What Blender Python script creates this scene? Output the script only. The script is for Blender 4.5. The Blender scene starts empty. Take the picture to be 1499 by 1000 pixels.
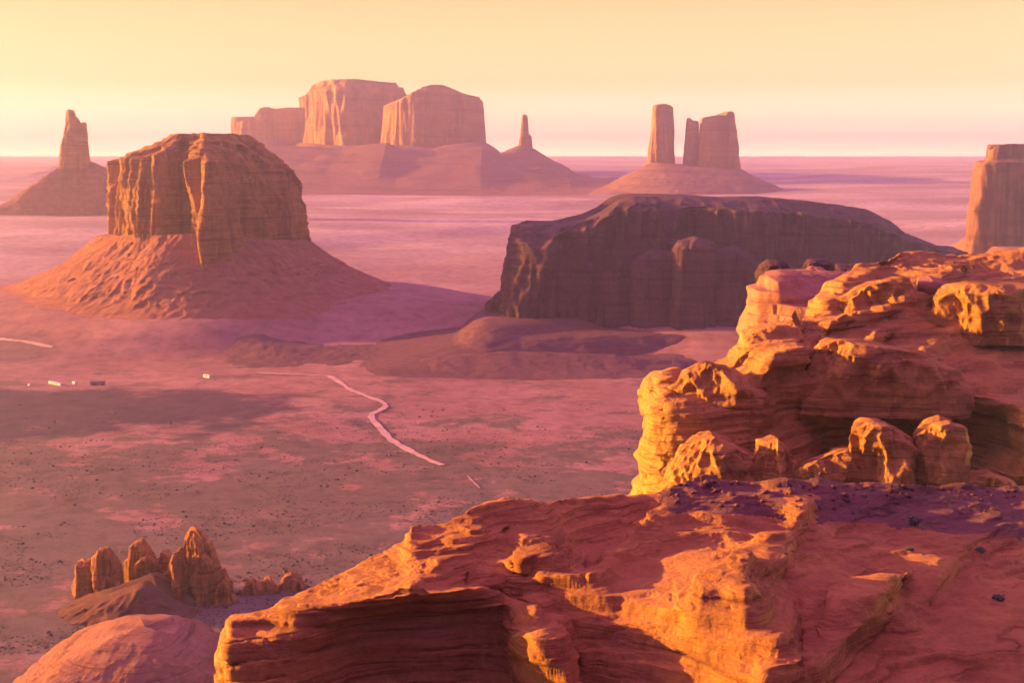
import bpy, math, random
import numpy as np

random.seed(7)
rng = np.random.default_rng(11)
S = bpy.context.scene
COL = S.collection

# ------------------------------------------------------------------ camera
F = 2082.0                    # focal length in photo pixels (photo is 1499 x 1000)
HZ = 228.0                    # eye-level row
CAMZ = 300.0
PITCH = math.atan((500.0 - HZ) / F)
cam_d = bpy.data.cameras.new('camera')
cam_d.sensor_width = 36.0
cam_d.lens = 36.0 * F / 1499.0
cam_d.clip_start = 1.0
cam_d.clip_end = 150000.0
cam = bpy.data.objects.new('camera', cam_d)
COL.objects.link(cam)
cam.location = (0, 0, CAMZ)
cam.rotation_euler = (math.pi / 2 - PITCH, 0, 0)
S.camera = cam

# ------------------------------------------------------------------ sky, sun, exposure
SUN_EL, SUN_AZ = math.radians(10.5), math.radians(-80.0)    # azimuth from +Y, negative = left
w = bpy.data.worlds.new('World')
S.world = w
w.use_nodes = True
nt = w.node_tree
nt.nodes.clear()
NN = nt.nodes.new
LL = nt.links.new
out = NN('ShaderNodeOutputWorld')
bg = NN('ShaderNodeBackground')
bg.inputs['Strength'].default_value = 0.1
sky = NN('ShaderNodeTexSky')
sky.sky_type = 'NISHITA'
sky.sun_disc = False
sky.sun_elevation = SUN_EL
sky.sun_rotation = SUN_AZ
sky.air_density = 1.0
sky.dust_density = 3.0
tc = NN('ShaderNodeTexCoord')
sx = NN('ShaderNodeSeparateXYZ')
LL(tc.outputs['Generated'], sx.inputs[0])


def ramp(tree, stops, interp='LINEAR'):
    r = tree.nodes.new('ShaderNodeValToRGB')
    r.color_ramp.interpolation = interp
    e = r.color_ramp.elements
    while len(e) < len(stops):
        e.new(0.5)
    for k, (p, c) in enumerate(stops):
        e[k].position = p
        e[k].color = (c[0], c[1], c[2], 1)
    return r


front = ramp(nt, [(0.0, (1.6, 1.45, .70)), (.010, (.76, .64, .32)), (.022, (.46, .345, .195)), (.05, (.285, .192, .086)), (.12, (.186, .124, .050)), (.22, (.115, .06, .11)), (.45, (.085, .030, .145)), (1, (.150, .048, .175))])
back = ramp(nt, [(0.0, (.006, .003, .025)), (.15, (.009, .0045, .04)), (.45, (.04, .015, .10)), (1, (.150, .048, .175))])
LL(sx.outputs['Z'], front.inputs[0])
LL(sx.outputs['Z'], back.inputs[0])
az = NN('ShaderNodeMapRange')
az.inputs['From Min'].default_value = -0.35
az.inputs['From Max'].default_value = 0.55
az.interpolation_type = 'SMOOTHSTEP'
LL(sx.outputs['Y'], az.inputs['Value'])
mx = NN('ShaderNodeMix')
mx.data_type = 'RGBA'
LL(az.outputs[0], mx.inputs[0])
LL(back.outputs[0], mx.inputs[6])
LL(front.outputs[0], mx.inputs[7])
sc10 = NN('ShaderNodeVectorMath')
sc10.operation = 'SCALE'
sc10.inputs['Scale'].default_value = 18.0
LL(mx.outputs[2], sc10.inputs[0])
mx2 = NN('ShaderNodeMix')
mx2.data_type = 'RGBA'
mx2.inputs[0].default_value = 0.97
LL(sky.outputs[0], mx2.inputs[6])
LL(sc10.outputs[0], mx2.inputs[7])
LL(mx2.outputs[2], bg.inputs['Color'])
LL(bg.outputs[0], out.inputs['Surface'])

sun_d = bpy.data.lights.new('sun', 'SUN')
sun_d.energy = 5.0
sun_d.angle = math.radians(0.5)
sun_d.color = (1.0, 0.52, 0.07)
sun = bpy.data.objects.new('sun', sun_d)
COL.objects.link(sun)
from mathutils import Vector
sdir = Vector((math.sin(SUN_AZ) * math.cos(SUN_EL), math.cos(SUN_AZ) * math.cos(SUN_EL), math.sin(SUN_EL)))
sun.rotation_euler = sdir.to_track_quat('Z', 'Y').to_euler()
sun.location = (-400, 0, 700)

S.view_settings.view_transform = 'Standard'
S.view_settings.look = 'None'
S.view_settings.exposure = 1.65
S.view_settings.gamma = 1.0
S.cycles.max_bounces = 4
S.cycles.diffuse_bounces = 1
S.cycles.volume_bounces = 2


# ------------------------------------------------------------------ numpy helpers
_perm = rng.permutation(256)
_perm = np.concatenate([_perm, _perm]).astype(np.int64)
_g = rng.normal(size=(256, 3))
_g /= np.linalg.norm(_g, axis=1)[:, None]


def perlin(p):
    i = np.floor(p).astype(np.int64)
    f = p - i
    i &= 255
    u = f * f * f * (f * (f * 6 - 15) + 10)
    res = 0
    for dx in (0, 1):
        wx = u[:, 0] if dx else 1 - u[:, 0]
        a = _perm[(i[:, 0] + dx) & 255]
        for dy in (0, 1):
            wy = u[:, 1] if dy else 1 - u[:, 1]
            b = _perm[(a + i[:, 1] + dy) & 255]
            for dz in (0, 1):
                wz = u[:, 2] if dz else 1 - u[:, 2]
                g = _g[_perm[(b + i[:, 2] + dz) & 255]]
                d = g[:, 0] * (f[:, 0] - dx) + g[:, 1] * (f[:, 1] - dy) + g[:, 2] * (f[:, 2] - dz)
                res = res + wx * wy * wz * d
    return res * 1.5


def fbm(p, octv=4, gain=.5, lac=2.03):
    r, a, tot = 0, 1.0, 0.0
    q = np.array(p, float)
    for k in range(octv):
        r = r + a * perlin(q + 17.3 * k)
        tot += a
        a *= gain
        q = q * lac
    return r / tot


def ridged(p, octv=3):
    r, a, tot = 0, 1.0, 0.0
    q = np.array(p, float)
    for k in range(octv):
        r = r + a * (1 - np.abs(perlin(q + 31.7 * k)) * 2)
        tot += a
        a *= .5
        q = q * 2.1
    return r / tot


def sstep(a, b, x):
    t = np.clip((x - a) / (b - a), 0, 1)
    return t * t * (3 - 2 * t)


def blur1(a, k, axis, closed=False):
    if k < 1:
        return a
    n = int(3 * k)
    ker = np.exp(-.5 * (np.arange(-n, n + 1) / k) ** 2)
    ker /= ker.sum()
    pad = [(0, 0)] * a.ndim
    pad[axis] = (n, n)
    b = np.pad(a, pad, mode='wrap' if closed else 'edge')
    return np.apply_along_axis(lambda m: np.convolve(m, ker, 'valid'), axis, b)


CP, SP = math.cos(PITCH), math.sin(PITCH)


def unproj(px, py, D):
    """world point seen at photo pixel (px,py) at forward distance D (world Y)"""
    px, py, D = np.broadcast_arrays(np.asarray(px, float), np.asarray(py, float), np.asarray(D, float))
    x = (px - 749.5) / F
    v = (500 - py) / F
    yy = CP + v * SP
    zz = -SP + v * CP
    return np.stack([x / yy * D, D + 0 * x, CAMZ + zz / yy * D], -1)


def proj(P):
    d = P - np.array([0, 0, CAMZ])
    dep = d[:, 1] * CP - d[:, 2] * SP
    up = d[:, 1] * SP + d[:, 2] * CP
    return 749.5 + F * d[:, 0] / dep, 500 - F * up / dep, dep


# ------------------------------------------------------------------ ground height
_gd = np.array([0, 400, 1500, 2200, 3000, 4500, 6500, 9500, 14000, 20000, 30000, 60000], float)
_gz = np.array([0, 0, 0, 2, 8, 56, 112, 192, 240, 262, 284, 292], float)


def zg(x, y):
    x = np.asarray(x, float)
    y = np.asarray(y, float)
    x, y = np.broadcast_arrays(x, y)
    sh = x.shape
    d = np.hypot(x, y).ravel()
    xr, yr = x.ravel(), y.ravel()
    z = np.interp(d, _gd, _gz)
    q = np.stack([xr, yr, 0 * xr], 1)
    z = z + 5 * fbm(q / 420., 2) * np.clip(d / 1500, .3, 1.4)
    z = z + 14 * perlin(q / 1500. + 5.5) * sstep(2200, 5000, d)
    t = perlin(q / np.array([2600., 900., 1.]) + 9.1)
    z = z + 16 * sstep(.05, .16, t) * sstep(3300, 4500, d) * (1 - sstep(12000, 18000, d))
    for (cx, cy, rx, ry, h) in ((-575, 2600, 760, 560, 52), (430, 2430, 640, 430, 34)):
        rr = np.hypot((xr - cx) / rx, (yr - cy) / ry)
        z = z + h * (1 - sstep(.42, 1.0, rr + .12 * perlin(q / 260.)))
    return z.reshape(sh)


def ground_at(px, py):
    px = np.atleast_1d(np.asarray(px, float))
    py = np.atleast_1d(np.asarray(py, float))
    r = unproj(px, py, 1.0)
    s = -(r[:, 2] - CAMZ)
    D = CAMZ / s
    for _ in range(25):
        z = zg(r[:, 0] * D, D)
        D = .5 * D + .5 * np.minimum((CAMZ - z) / s, 60000)
    return np.stack([r[:, 0] * D, D, zg(r[:, 0] * D, D)], 1)


# ------------------------------------------------------------------ mesh / object helpers
def grid_faces(nr, nc, wrap=False):
    c = np.arange(nc if wrap else nc - 1)
    r = np.arange(nr - 1)
    R, Cc = np.meshgrid(r, c, indexing='ij')
    a = R * nc + Cc
    b = R * nc + (Cc + 1) % nc
    return np.stack([a, b, b + nc, a + nc], -1).reshape(-1, 4)


def mesh_obj(name, V, Fc, mat, parent=None, smooth=True):
    V = np.asarray(V, np.float32)
    me = bpy.data.meshes.new(name)
    Fc = np.asarray(Fc)
    n, k = Fc.shape
    me.vertices.add(len(V))
    me.vertices.foreach_set('co', V.ravel())
    me.loops.add(n * k)
    me.loops.foreach_set('vertex_index', Fc.astype(np.int32).ravel())
    me.polygons.add(n)
    me.polygons.foreach_set('loop_start', (np.arange(n) * k).astype(np.int32))
    me.polygons.foreach_set('loop_total', np.full(n, k, np.int32))
    me.polygons.foreach_set('use_smooth', np.full(n, smooth))
    me.update(calc_edges=True)
    me.validate()
    if mat:
        me.materials.append(mat)
    o = bpy.data.objects.new(name, me)
    COL.objects.link(o)
    if parent:
        o.parent = parent
        o.matrix_parent_inverse.identity()
    return o


def tag(o, label=None, cat=None, group=None, kind=None):
    if label: o['label'] = label
    if cat: o['category'] = cat
    if group: o['group'] = group
    if kind: o['kind'] = kind
    return o


def thing(name, label, cat, loc, group=None):
    o = bpy.data.objects.new(name, None)
    o.empty_display_size = 5
    COL.objects.link(o)
    o.location = loc
    return tag(o, label, cat, group)


def part(name, V, Fc, mat, root, smooth=True):
    """mesh given in world coordinates, stored relative to its thing"""
    V = np.asarray(V, float) - np.array(root.location)
    return mesh_obj(name, V, Fc, mat, root, smooth)


def solo(name, V, Fc, mat, label, cat, group=None, smooth=True):
    V = np.asarray(V, float)
    base = np.array([V[:, 0].mean(), V[:, 1].mean(), V[:, 2].min()])
    o = mesh_obj(name, V - base, Fc, mat, None, smooth)
    o.location = base
    return tag(o, label, cat, group)


def struct(name, V, Fc, mat, smooth=True):
    return tag(mesh_obj(name, V, Fc, mat, None, smooth), kind='structure')


# ------------------------------------------------------------------ materials
def rock_mat(name, c1, c2, c3, size, strata=1.0, streak=.5, bump=.6, dist=1.0, stain=None, fine=.5, dip=(0, 0)):
    """layered sandstone: c1/c2 broad variation, c3 dark varnish; size in metres"""
    m = bpy.data.materials.new(name)
    m.use_nodes = True
    t = m.node_tree
    N = t.nodes.new
    L = t.links.new
    bs = t.nodes['Principled BSDF']
    bs.inputs['Roughness'].default_value = .92
    bs.inputs['Specular IOR Level'].default_value = .15
    geo = N('ShaderNodeNewGeometry')

    def mapping(scale, rot=(0, 0, 0)):
        mp = N('ShaderNodeMapping')
        mp.inputs['Scale'].default_value = scale
        mp.inputs['Rotation'].default_value = rot
        L(geo.outputs['Position'], mp.inputs['Vector'])
        return mp

    def noise(vec, sc, det=4, rough=.55, distn=0):
        n = N('ShaderNodeTexNoise')
        n.inputs['Scale'].default_value = sc
        n.inputs['Detail'].default_value = det
        n.inputs['Roughness'].default_value = rough
        n.inputs['Distortion'].default_value = distn
        L(vec.outputs[0], n.inputs['Vector'])
        return n

    def mix(fac, a, b, blend='MIX'):
        x = N('ShaderNodeMix')
        x.data_type = 'RGBA'
        x.blend_type = blend
        for sock, v in ((0, fac), (6, a), (7, b)):
            if isinstance(v, bpy.types.NodeSocket):
                L(v, x.inputs[sock])
            elif sock == 0:
                x.inputs[0].default_value = v
            else:
                x.inputs[sock].default_value = (*v, 1)
        return x.outputs[2]

    k = 1.0 / size
    n1 = noise(mapping((k, k, k * 1.6)), 1.0, 6, .6)
    r1 = ramp(t, [(.33, c1), (.67, c2)])
    L(n1.outputs['Fac'], r1.inputs[0])
    col = r1.outputs[0]
    # bedding
    n2 = noise(mapping((k * .12, k * .12, k * 3.2), (dip[0], dip[1], 0)), 1.0, 6, .65, .25)
    r2 = ramp(t, [(.36, (.50, .44, .46)), (.47, (1, 1, 1)), (.56, (.92, .90, .90)), (.68, (1.22, 1.24, 1.26))])
    L(n2.outputs['Fac'], r2.inputs[0])
    col = mix(strata, col, mix(1.0, col, r2.outputs[0], 'MULTIPLY'))
    n6 = noise(mapping((k * .3, k * .3, k * 13), (dip[0] * 1.3, dip[1] * 1.3, 0)), 1.0, 5, .6, .5)
    r6 = ramp(t, [(.36, (.45, .38, .42)), (.425, (1, 1, 1)), (.6, (1, 1, 1)), (.68, (1.18, 1.2, 1.22))])
    L(n6.outputs['Fac'], r6.inputs[0])
    col = mix(strata * .8, col, mix(1.0, col, r6.outputs[0], 'MULTIPLY'))
    # vertical varnish
    n3 = noise(mapping((k * 2.0, k * 2.0, k * .14)), 1.0, 5, .6, .3)
    r3 = ramp(t, [(.50, (0, 0, 0)), (.66, (1, 1, 1))])
    L(n3.outputs['Fac'], r3.inputs[0])
    f = N('ShaderNodeMath')
    f.operation = 'MULTIPLY'
    f.inputs[1].default_value = streak
    L(r3.outputs[0], f.inputs[0])
    col = mix(f.outputs[0], col, c3)
    if stain:
        n4 = noise(mapping((k * .35, k * .35, k * .9)), 1.0, 7, .68, .6)
        r4 = ramp(t, [(.55, (0, 0, 0)), (.62, (1, 1, 1))])
        L(n4.outputs['Fac'], r4.inputs[0])
        f4 = N('ShaderNodeMath')
        f4.operation = 'MULTIPLY'
        f4.inputs[1].default_value = stain[1]
        L(r4.outputs[0], f4.inputs[0])
        col = mix(f4.outputs[0], col, stain[0])
    # grain
    n5 = noise(mapping((k * 9, k * 9, k * 14)), 1.0, 8, .7)
    r5 = ramp(t, [(.3, (.72, .70, .70)), (.7, (1.2, 1.2, 1.2))])
    L(n5.outputs['Fac'], r5.inputs[0])
    col = mix(fine, col, mix(1.0, col, r5.outputs[0], 'MULTIPLY'))
    L(col, bs.inputs['Base Color'])
    add = N('ShaderNodeMath')
    add.operation = 'ADD'
    L(n5.outputs['Fac'], add.inputs[0])
    m2 = N('ShaderNodeMath')
    m2.operation = 'MULTIPLY'
    m2.inputs[1].default_value = 1.6 * min(1, strata + .3)
    L(n2.outputs['Fac'], m2.inputs[0])
    m3 = N('ShaderNodeMath')
    m3.operation = 'MULTIPLY_ADD'
    m3.inputs[1].default_value = .7 * strata
    L(n6.outputs['Fac'], m3.inputs[0])
    L(m2.outputs[0], m3.inputs[2])
    L(m3.outputs[0], add.inputs[1])
    bp = N('ShaderNodeBump')
    bp.inputs['Strength'].default_value = bump
    bp.inputs['Distance'].default_value = size * .09 * dist
    L(add.outputs[0], bp.inputs['Height'])
    L(bp.outputs[0], bs.inputs['Normal'])
    return m


def plain_mat(name, c, rough=.8, var=.25, size=1.0):
    m = bpy.data.materials.new(name)
    m.use_nodes = True
    t = m.node_tree
    bs = t.nodes['Principled BSDF']
    bs.inputs['Roughness'].default_value = rough
    bs.inputs['Specular IOR Level'].default_value = .2
    geo = t.nodes.new('ShaderNodeNewGeometry')
    n = t.nodes.new('ShaderNodeTexNoise')
    n.inputs['Scale'].default_value = 1 / size
    n.inputs['Detail'].default_value = 5
    t.links.new(geo.outputs['Position'], n.inputs['Vector'])
    r = ramp(t, [(.3, [q * (1 - var) for q in c]), (.7, [min(1, q * (1 + var)) for q in c])])
    t.links.new(n.outputs['Fac'], r.inputs[0])
    t.links.new(r.outputs[0], bs.inputs['Base Color'])
    return m


M_CLIFF = rock_mat('red_cliff_sandstone', (.48, .21, .06), (.64, .31, .09), (.13, .05, .035), 36, .7, .5, 1.0, 1.3)
M_TALUS = rock_mat('red_talus_rubble', (.40, .145, .085), (.53, .215, .135), (.24, .085, .065), 22, .35, .15, 1.0, 1.6, fine=.9)
M_DARK = rock_mat('shade_toned_sandstone', (.135, .062, .082), (.195, .09, .11), (.07, .032, .048), 30, .7, .6, 1.0, 1.4)  # the mesa's shadow is put into this dark purple base colour
M_FAR = rock_mat('far_sandstone', (.54, .26, .075), (.70, .37, .105), (.20, .09, .055), 120, .5, .4, .8)
M_MID = rock_mat('orange_slickrock', (.51, .215, .06), (.68, .325, .085), (.20, .08, .055), 9, .8, .22, .9, 1.0, fine=.6, dip=(.10, -.06))
M_BLOCK = rock_mat('pink_slickrock', (.44, .175, .10), (.54, .24, .14), (.20, .08, .06), 10, .6, .2, .8)
M_NEAR = rock_mat('near_slickrock', (.49, .19, .055), (.67, .295, .078), (.19, .07, .05), 4.5, .75, .18, .9, 1.0, fine=.6, dip=(.06, -.12))
M_PINN = rock_mat('pinnacle_sandstone', (.44, .17, .055), (.60, .255, .075), (.11, .042, .04), 7, .7, .55, 1.0, 1.4)
M_MOUND = rock_mat('shade_toned_rubble', (.16, .07, .075), (.23, .10, .10), (.08, .038, .045), 14, .3, .1, .9, fine=.9)  # low ridges get the butte's shadow as a dark base colour
M_FTAL = rock_mat('shade_toned_talus', (.30, .135, .10), (.38, .18, .13), (.20, .09, .07), 90, .6, .3, .8, fine=.8)  # darkened in colour to read as slopes the sun misses
M_HILL = rock_mat('haze_pale_hill_earth', (.52, .34, .24), (.64, .44, .32), (.40, .24, .17), 300, .7, .1, .6)  # distance haze painted in as a paler base colour

# ------------------------------------------------------------------ the ground
def ground_mat():
    m = bpy.data.materials.new('desert_floor')
    m.use_nodes = True
    t = m.node_tree
    N = t.nodes.new
    L = t.links.new
    bs = t.nodes['Principled BSDF']
    bs.inputs['Roughness'].default_value = .95
    bs.inputs['Specular IOR Level'].default_value = .1
    geo = N('ShaderNodeNewGeometry')
    sep = N('ShaderNodeSeparateXYZ')
    L(geo.outputs['Position'], sep.inputs[0])

    def noise(sc, det=6, rough=.6, off=0., st=(1, 1, 1), distn=0.):
        mp = N('ShaderNodeMapping')
        mp.inputs['Scale'].default_value = (sc * st[0], sc * st[1], 0)
        mp.inputs['Location'].default_value = (off, off * .7, off * .3)
        L(geo.outputs['Position'], mp.inputs['Vector'])
        n = N('ShaderNodeTexNoise')
        n.inputs['Scale'].default_value = 1
        n.inputs['Detail'].default_value = det
        n.inputs['Roughness'].default_value = rough
        n.inputs['Distortion'].default_value = distn
        L(mp.outputs[0], n.inputs['Vector'])
        return n.outputs['Fac']

    def mr(v, a, b, c=0., d=1.):
        x = N('ShaderNodeMapRange')
        x.interpolation_type = 'SMOOTHSTEP'
        for i, q in enumerate((a, b, c, d)):
            x.inputs[i + 1].default_value = q
        L(v, x.inputs[0])
        return x.outputs[0]

    def ma(op, a, b):
        x = N('ShaderNodeMath')
        x.operation = op
        for i, q in enumerate((a, b)):
            if isinstance(q, bpy.types.NodeSocket):
                L(q, x.inputs[i])
            else:
                x.inputs[i].default_value = q
        return x.outputs[0]

    def mix(f, a, b):
        x = N('ShaderNodeMix')
        x.data_type = 'RGBA'
        if isinstance(f, bpy.types.NodeSocket):
            L(f, x.inputs[0])
        else:
            x.inputs[0].default_value = f
        for s, v in ((6, a), (7, b)):
            if isinstance(v, bpy.types.NodeSocket):
                L(v, x.inputs[s])
            else:
                x.inputs[s].default_value = (*v, 1)
        return x.outputs[2]

    soil = ramp(t, [(.35, (.33, .145, .118)), (.65, (.45, .22, .175))])
    L(noise(.006, 6), soil.inputs[0])
    col = soil.outputs[0]
    # far sand flats are paler, and the cream beyond has haze painted in
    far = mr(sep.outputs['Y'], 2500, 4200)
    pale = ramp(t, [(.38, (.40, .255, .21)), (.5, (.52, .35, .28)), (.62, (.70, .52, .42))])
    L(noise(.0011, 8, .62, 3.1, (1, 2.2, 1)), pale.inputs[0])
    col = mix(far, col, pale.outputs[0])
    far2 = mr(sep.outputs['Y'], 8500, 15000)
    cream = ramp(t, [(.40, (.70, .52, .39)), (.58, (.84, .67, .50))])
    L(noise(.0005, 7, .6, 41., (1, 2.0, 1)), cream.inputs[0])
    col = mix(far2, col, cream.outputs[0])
    # sage scrub on the near flats
    near = mr(sep.outputs['Y'], 1750, 1150)
    n = noise(.014, 9, .72, 7.7)
    thr = ma('ADD', n, ma('MULTIPLY', near, .17))
    scrub = mr(thr, .53, .61)
    scrub = ma('MULTIPLY', scrub, mr(sep.outputs['Y'], 2300, 1700))
    col = mix(ma('MULTIPLY', scrub, .72), col, (.11, .105, .07))
    # dark ragged patch on the flat left of the road
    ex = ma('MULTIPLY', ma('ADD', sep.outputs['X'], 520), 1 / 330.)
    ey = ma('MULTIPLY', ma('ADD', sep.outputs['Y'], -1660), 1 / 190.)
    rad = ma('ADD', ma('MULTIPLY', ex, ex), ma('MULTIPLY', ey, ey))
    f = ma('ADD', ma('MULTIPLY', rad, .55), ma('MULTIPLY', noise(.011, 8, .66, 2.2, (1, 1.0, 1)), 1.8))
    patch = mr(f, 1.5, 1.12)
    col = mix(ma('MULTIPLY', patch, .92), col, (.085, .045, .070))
    ex2 = ma('MULTIPLY', ma('ADD', sep.outputs['X'], 860), 1 / 330.)
    ey2 = ma('MULTIPLY', ma('ADD', sep.outputs['Y'], -2130), 1 / 120.)
    rad2 = ma('ADD', ma('MULTIPLY', ex2, ex2), ma('MULTIPLY', ey2, ey2))
    f2 = ma('ADD', ma('MULTIPLY', rad2, .6), ma('MULTIPLY', noise(.009, 7, .6, 12.2), 1.6))
    col = mix(ma('MULTIPLY', mr(f2, 1.4, 1.0), .6), col, (.17, .10, .10))
    # bare pink wash streaks and single bushes
    wash = mr(noise(.006, 8, .66, 19., (.45, 2.2, 1), .8), .60, .68)
    wash = ma('MULTIPLY', wash, mr(sep.outputs['Y'], 2200, 1500))
    wash = ma('MULTIPLY', wash, ma('SUBTRACT', 1.0, ma('MULTIPLY', patch, .8)))
    col = mix(ma('MULTIPLY', wash, .45), col, (.46, .225, .18))
    mott = ramp(t, [(.32, (.62, .60, .60)), (.5, (1, 1, 1)), (.68, (1.25, 1.24, 1.24))])
    L(noise(.035, 8, .72, 33.), mott.inputs[0])
    mm = N('ShaderNodeMix')
    mm.data_type = 'RGBA'
    mm.blend_type = 'MULTIPLY'
    mm.inputs[0].default_value = .9
    L(col, mm.inputs[6])
    L(mott.outputs[0], mm.inputs[7])
    col = mm.outputs[2]
    spots = mr(noise(.13, 3, .6, 4.), .60, .68)
    spots = ma('MULTIPLY', spots, mr(sep.outputs['Y'], 2600, 1500))
    col = mix(ma('MULTIPLY', spots, .55), col, (.12, .075, .06))
    L(col, bs.inputs['Base Color'])
    bp = N('ShaderNodeBump')
    bp.inputs['Strength'].default_value = .5
    bp.inputs['Distance'].default_value = 3.0
    L(noise(.05, 8, .65, 1.), bp.inputs['Height'])
    L(bp.outputs[0], bs.inputs['Normal'])
    return m


nd, na = 760, 520
dd = np.concatenate([[-400, -50], np.geomspace(60, 40000, nd - 2)])
aa = np.concatenate([np.linspace(-.65, -.42, 30), np.linspace(-.415, .415, na - 60), np.linspace(.42, .65, 30)])
dd[dd < -100] = -300
DD, AA = np.meshgrid(dd, aa, indexing='ij')
GX, GY = DD * AA, DD + 0 * AA
GX[:2] = np.linspace(-600, 600, na)[None, :]
V = np.stack([GX, GY, zg(GX, GY)], -1).reshape(-1, 3)
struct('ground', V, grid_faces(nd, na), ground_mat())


# ------------------------------------------------------------------ butte builder
def smooth_poly(poly, n, sm):
    P = np.array(list(poly) + [poly[0]], float)
    s = np.concatenate([[0], np.cumsum(np.hypot(*np.diff(P, axis=0).T))])
    t = np.linspace(0, s[-1], n, endpoint=False)
    Q = np.stack([np.interp(t, s, P[:, 0]), np.interp(t, s, P[:, 1])], 1)
    Q = blur1(Q, sm * n, 0, True)
    Q[:, 0] = (Q[:, 0] - Q[:, 0].min()) / np.ptp(Q[:, 0]) * 2 - 1
    return Q


BOX = [(-1, -.6), (-.7, -1), (.6, -1), (1, -.55), (1, .6), (.6, 1), (-.7, 1), (-1, .6)]


def zline_z(px, zl, D):
    zl = np.array(zl, float)
    py = np.interp(px, zl[:, 0], zl[:, 1])
    return unproj(px, py, D)[..., 2]


def stack(D, levels, foot=BOX, depth=1.0, n=420, rows=26, sm=.012, flute=(12, 4, 1.2), wl=(70, 24, 8), zst=6.0,
          top=True, seed=0., ease=None, gul=False, steps=0.0):
    """rings through levels [(xl, xr, zline|'g', depth_scale, flute_scale)] given in photo pixels at distance D"""
    Q = smooth_poly(foot, n, sm)
    tang = np.roll(Q, -1, 0) - np.roll(Q, 1, 0)
    nor = np.stack([tang[:, 1], -tang[:, 0]], 1)
    nor /= np.linalg.norm(nor, axis=1)[:, None] + 1e-9
    if (nor * Q).sum() < 0:
        nor = -nor
    a0 = (levels[0][1] - levels[0][0]) / 2 / F * D if not gul else (levels[-1][1] - levels[-1][0]) / 2 / F * D
    rings, amps = [], []
    for (xl, xr, zl, ds, fs) in levels:
        u = (Q[:, 0] + 1) / 2
        px = xl + u * (xr - xl)
        x = (px - 749.5) / F * D
        y = D + Q[:, 1] * a0 * depth * ds
        z = zg(x, y) - 3 if isinstance(zl, str) else zline_z(px, zl, D)
        rings.append(np.stack([x, y, z], 1))
        amps.append(fs)
    out, am = [], []
    for k in range(len(rings) - 1):
        r = rows[k] if isinstance(rows, (list, tuple)) else rows
        for j in range(r):
            t = j / r
            e = ease[k] if ease else 1.0
            tz = 1 - (1 - t) ** e if e > 0 else t ** (-e)
            ring = rings[k] * (1 - t) + rings[k + 1] * t
            ring[:, 2] = rings[k][:, 2] * (1 - tz) + rings[k + 1][:, 2] * tz
            out.append(ring)
            am.append(np.full(n, amps[k] * (1 - t) + amps[k + 1] * t))
    out.append(rings[-1])
    am.append(np.full(n, amps[-1]))
    nr_disp = len(out)
    if top:
        last = rings[-1]
        c = last.mean(0)
        for s in (.85, .6, .3, 0.02):
            ring = c + (last - c) * s
            ring[:, 2] = last[:, 2] * min(1, s + .35) + c[2] * max(0, 1 - s - .35)
            out.append(ring)
            am.append(np.full(n, amps[-1] * s * .5))
    P = np.array(out)
    A = np.array(am)
    nr = len(P)
    flat = P.reshape(-1, 3) + seed
    d = 0
    for a, l in zip(flute, wl):
        q = flat / np.array([l, l, l * zst])
        if l == wl[0]:
            d = d + a * fbm(q, 2)
        else:
            d = d + a * (ridged(q, 2) - .5)
    if steps:
        zz = flat[:, 2] / steps + .3 * perlin(flat / (steps * 5))
        d = d + steps * .22 * (np.abs((zz % 1) - .5) * 2 - .5) * sstep(-.2, .3, perlin(flat / np.array([steps * 6, steps * 6, steps * 3])))
    d = (d.reshape(nr, n)) * A
    N2 = np.tile(nor[None], (nr, 1, 1))
    P[..., 0] += N2[..., 0] * d
    P[..., 1] += N2[..., 1] * d
    zrough = (fbm(flat / (wl[2] * 1.6), 2) * flute[2] * .8).reshape(nr, n) * np.minimum(A, 1)
    zrough[0] = 0
    P[..., 2] += zrough
    return P.reshape(-1, 3), grid_faces(nr, n, True)


def butte(name, label, cat, D, cliff, talus=None, mat=None, tmat=None, group=None, ckw=None, tkw=None, extra=None):
    xl, xr = cliff[0][0], cliff[0][1]
    bx = ((xl + xr) / 2 - 749.5) / F * D
    root = thing(name, label, cat, (bx, D, float(zg(bx, D))), group)
    kw = dict(ckw or {})
    part('cliff', *stack(D, cliff, **kw), mat or M_CLIFF, root)
    if talus:
        tk = dict(flute=(10, 5, 2.5), wl=(90, 26, 9), zst=3, rows=34, top=True, ease=[1.0, 1.0, 1.5])
        tk.update(foot=kw.get('foot', BOX), depth=kw.get('depth', 1.0))
        tk.update(tkw or {})
        part('talus', *stack(D, talus, **tk), tmat or M_TALUS, root)
    for (nm, DD_, lv, kk) in (extra or []):
        part(nm, *stack(DD_, lv, **kk), mat or M_CLIFF, root)
    return root


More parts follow.
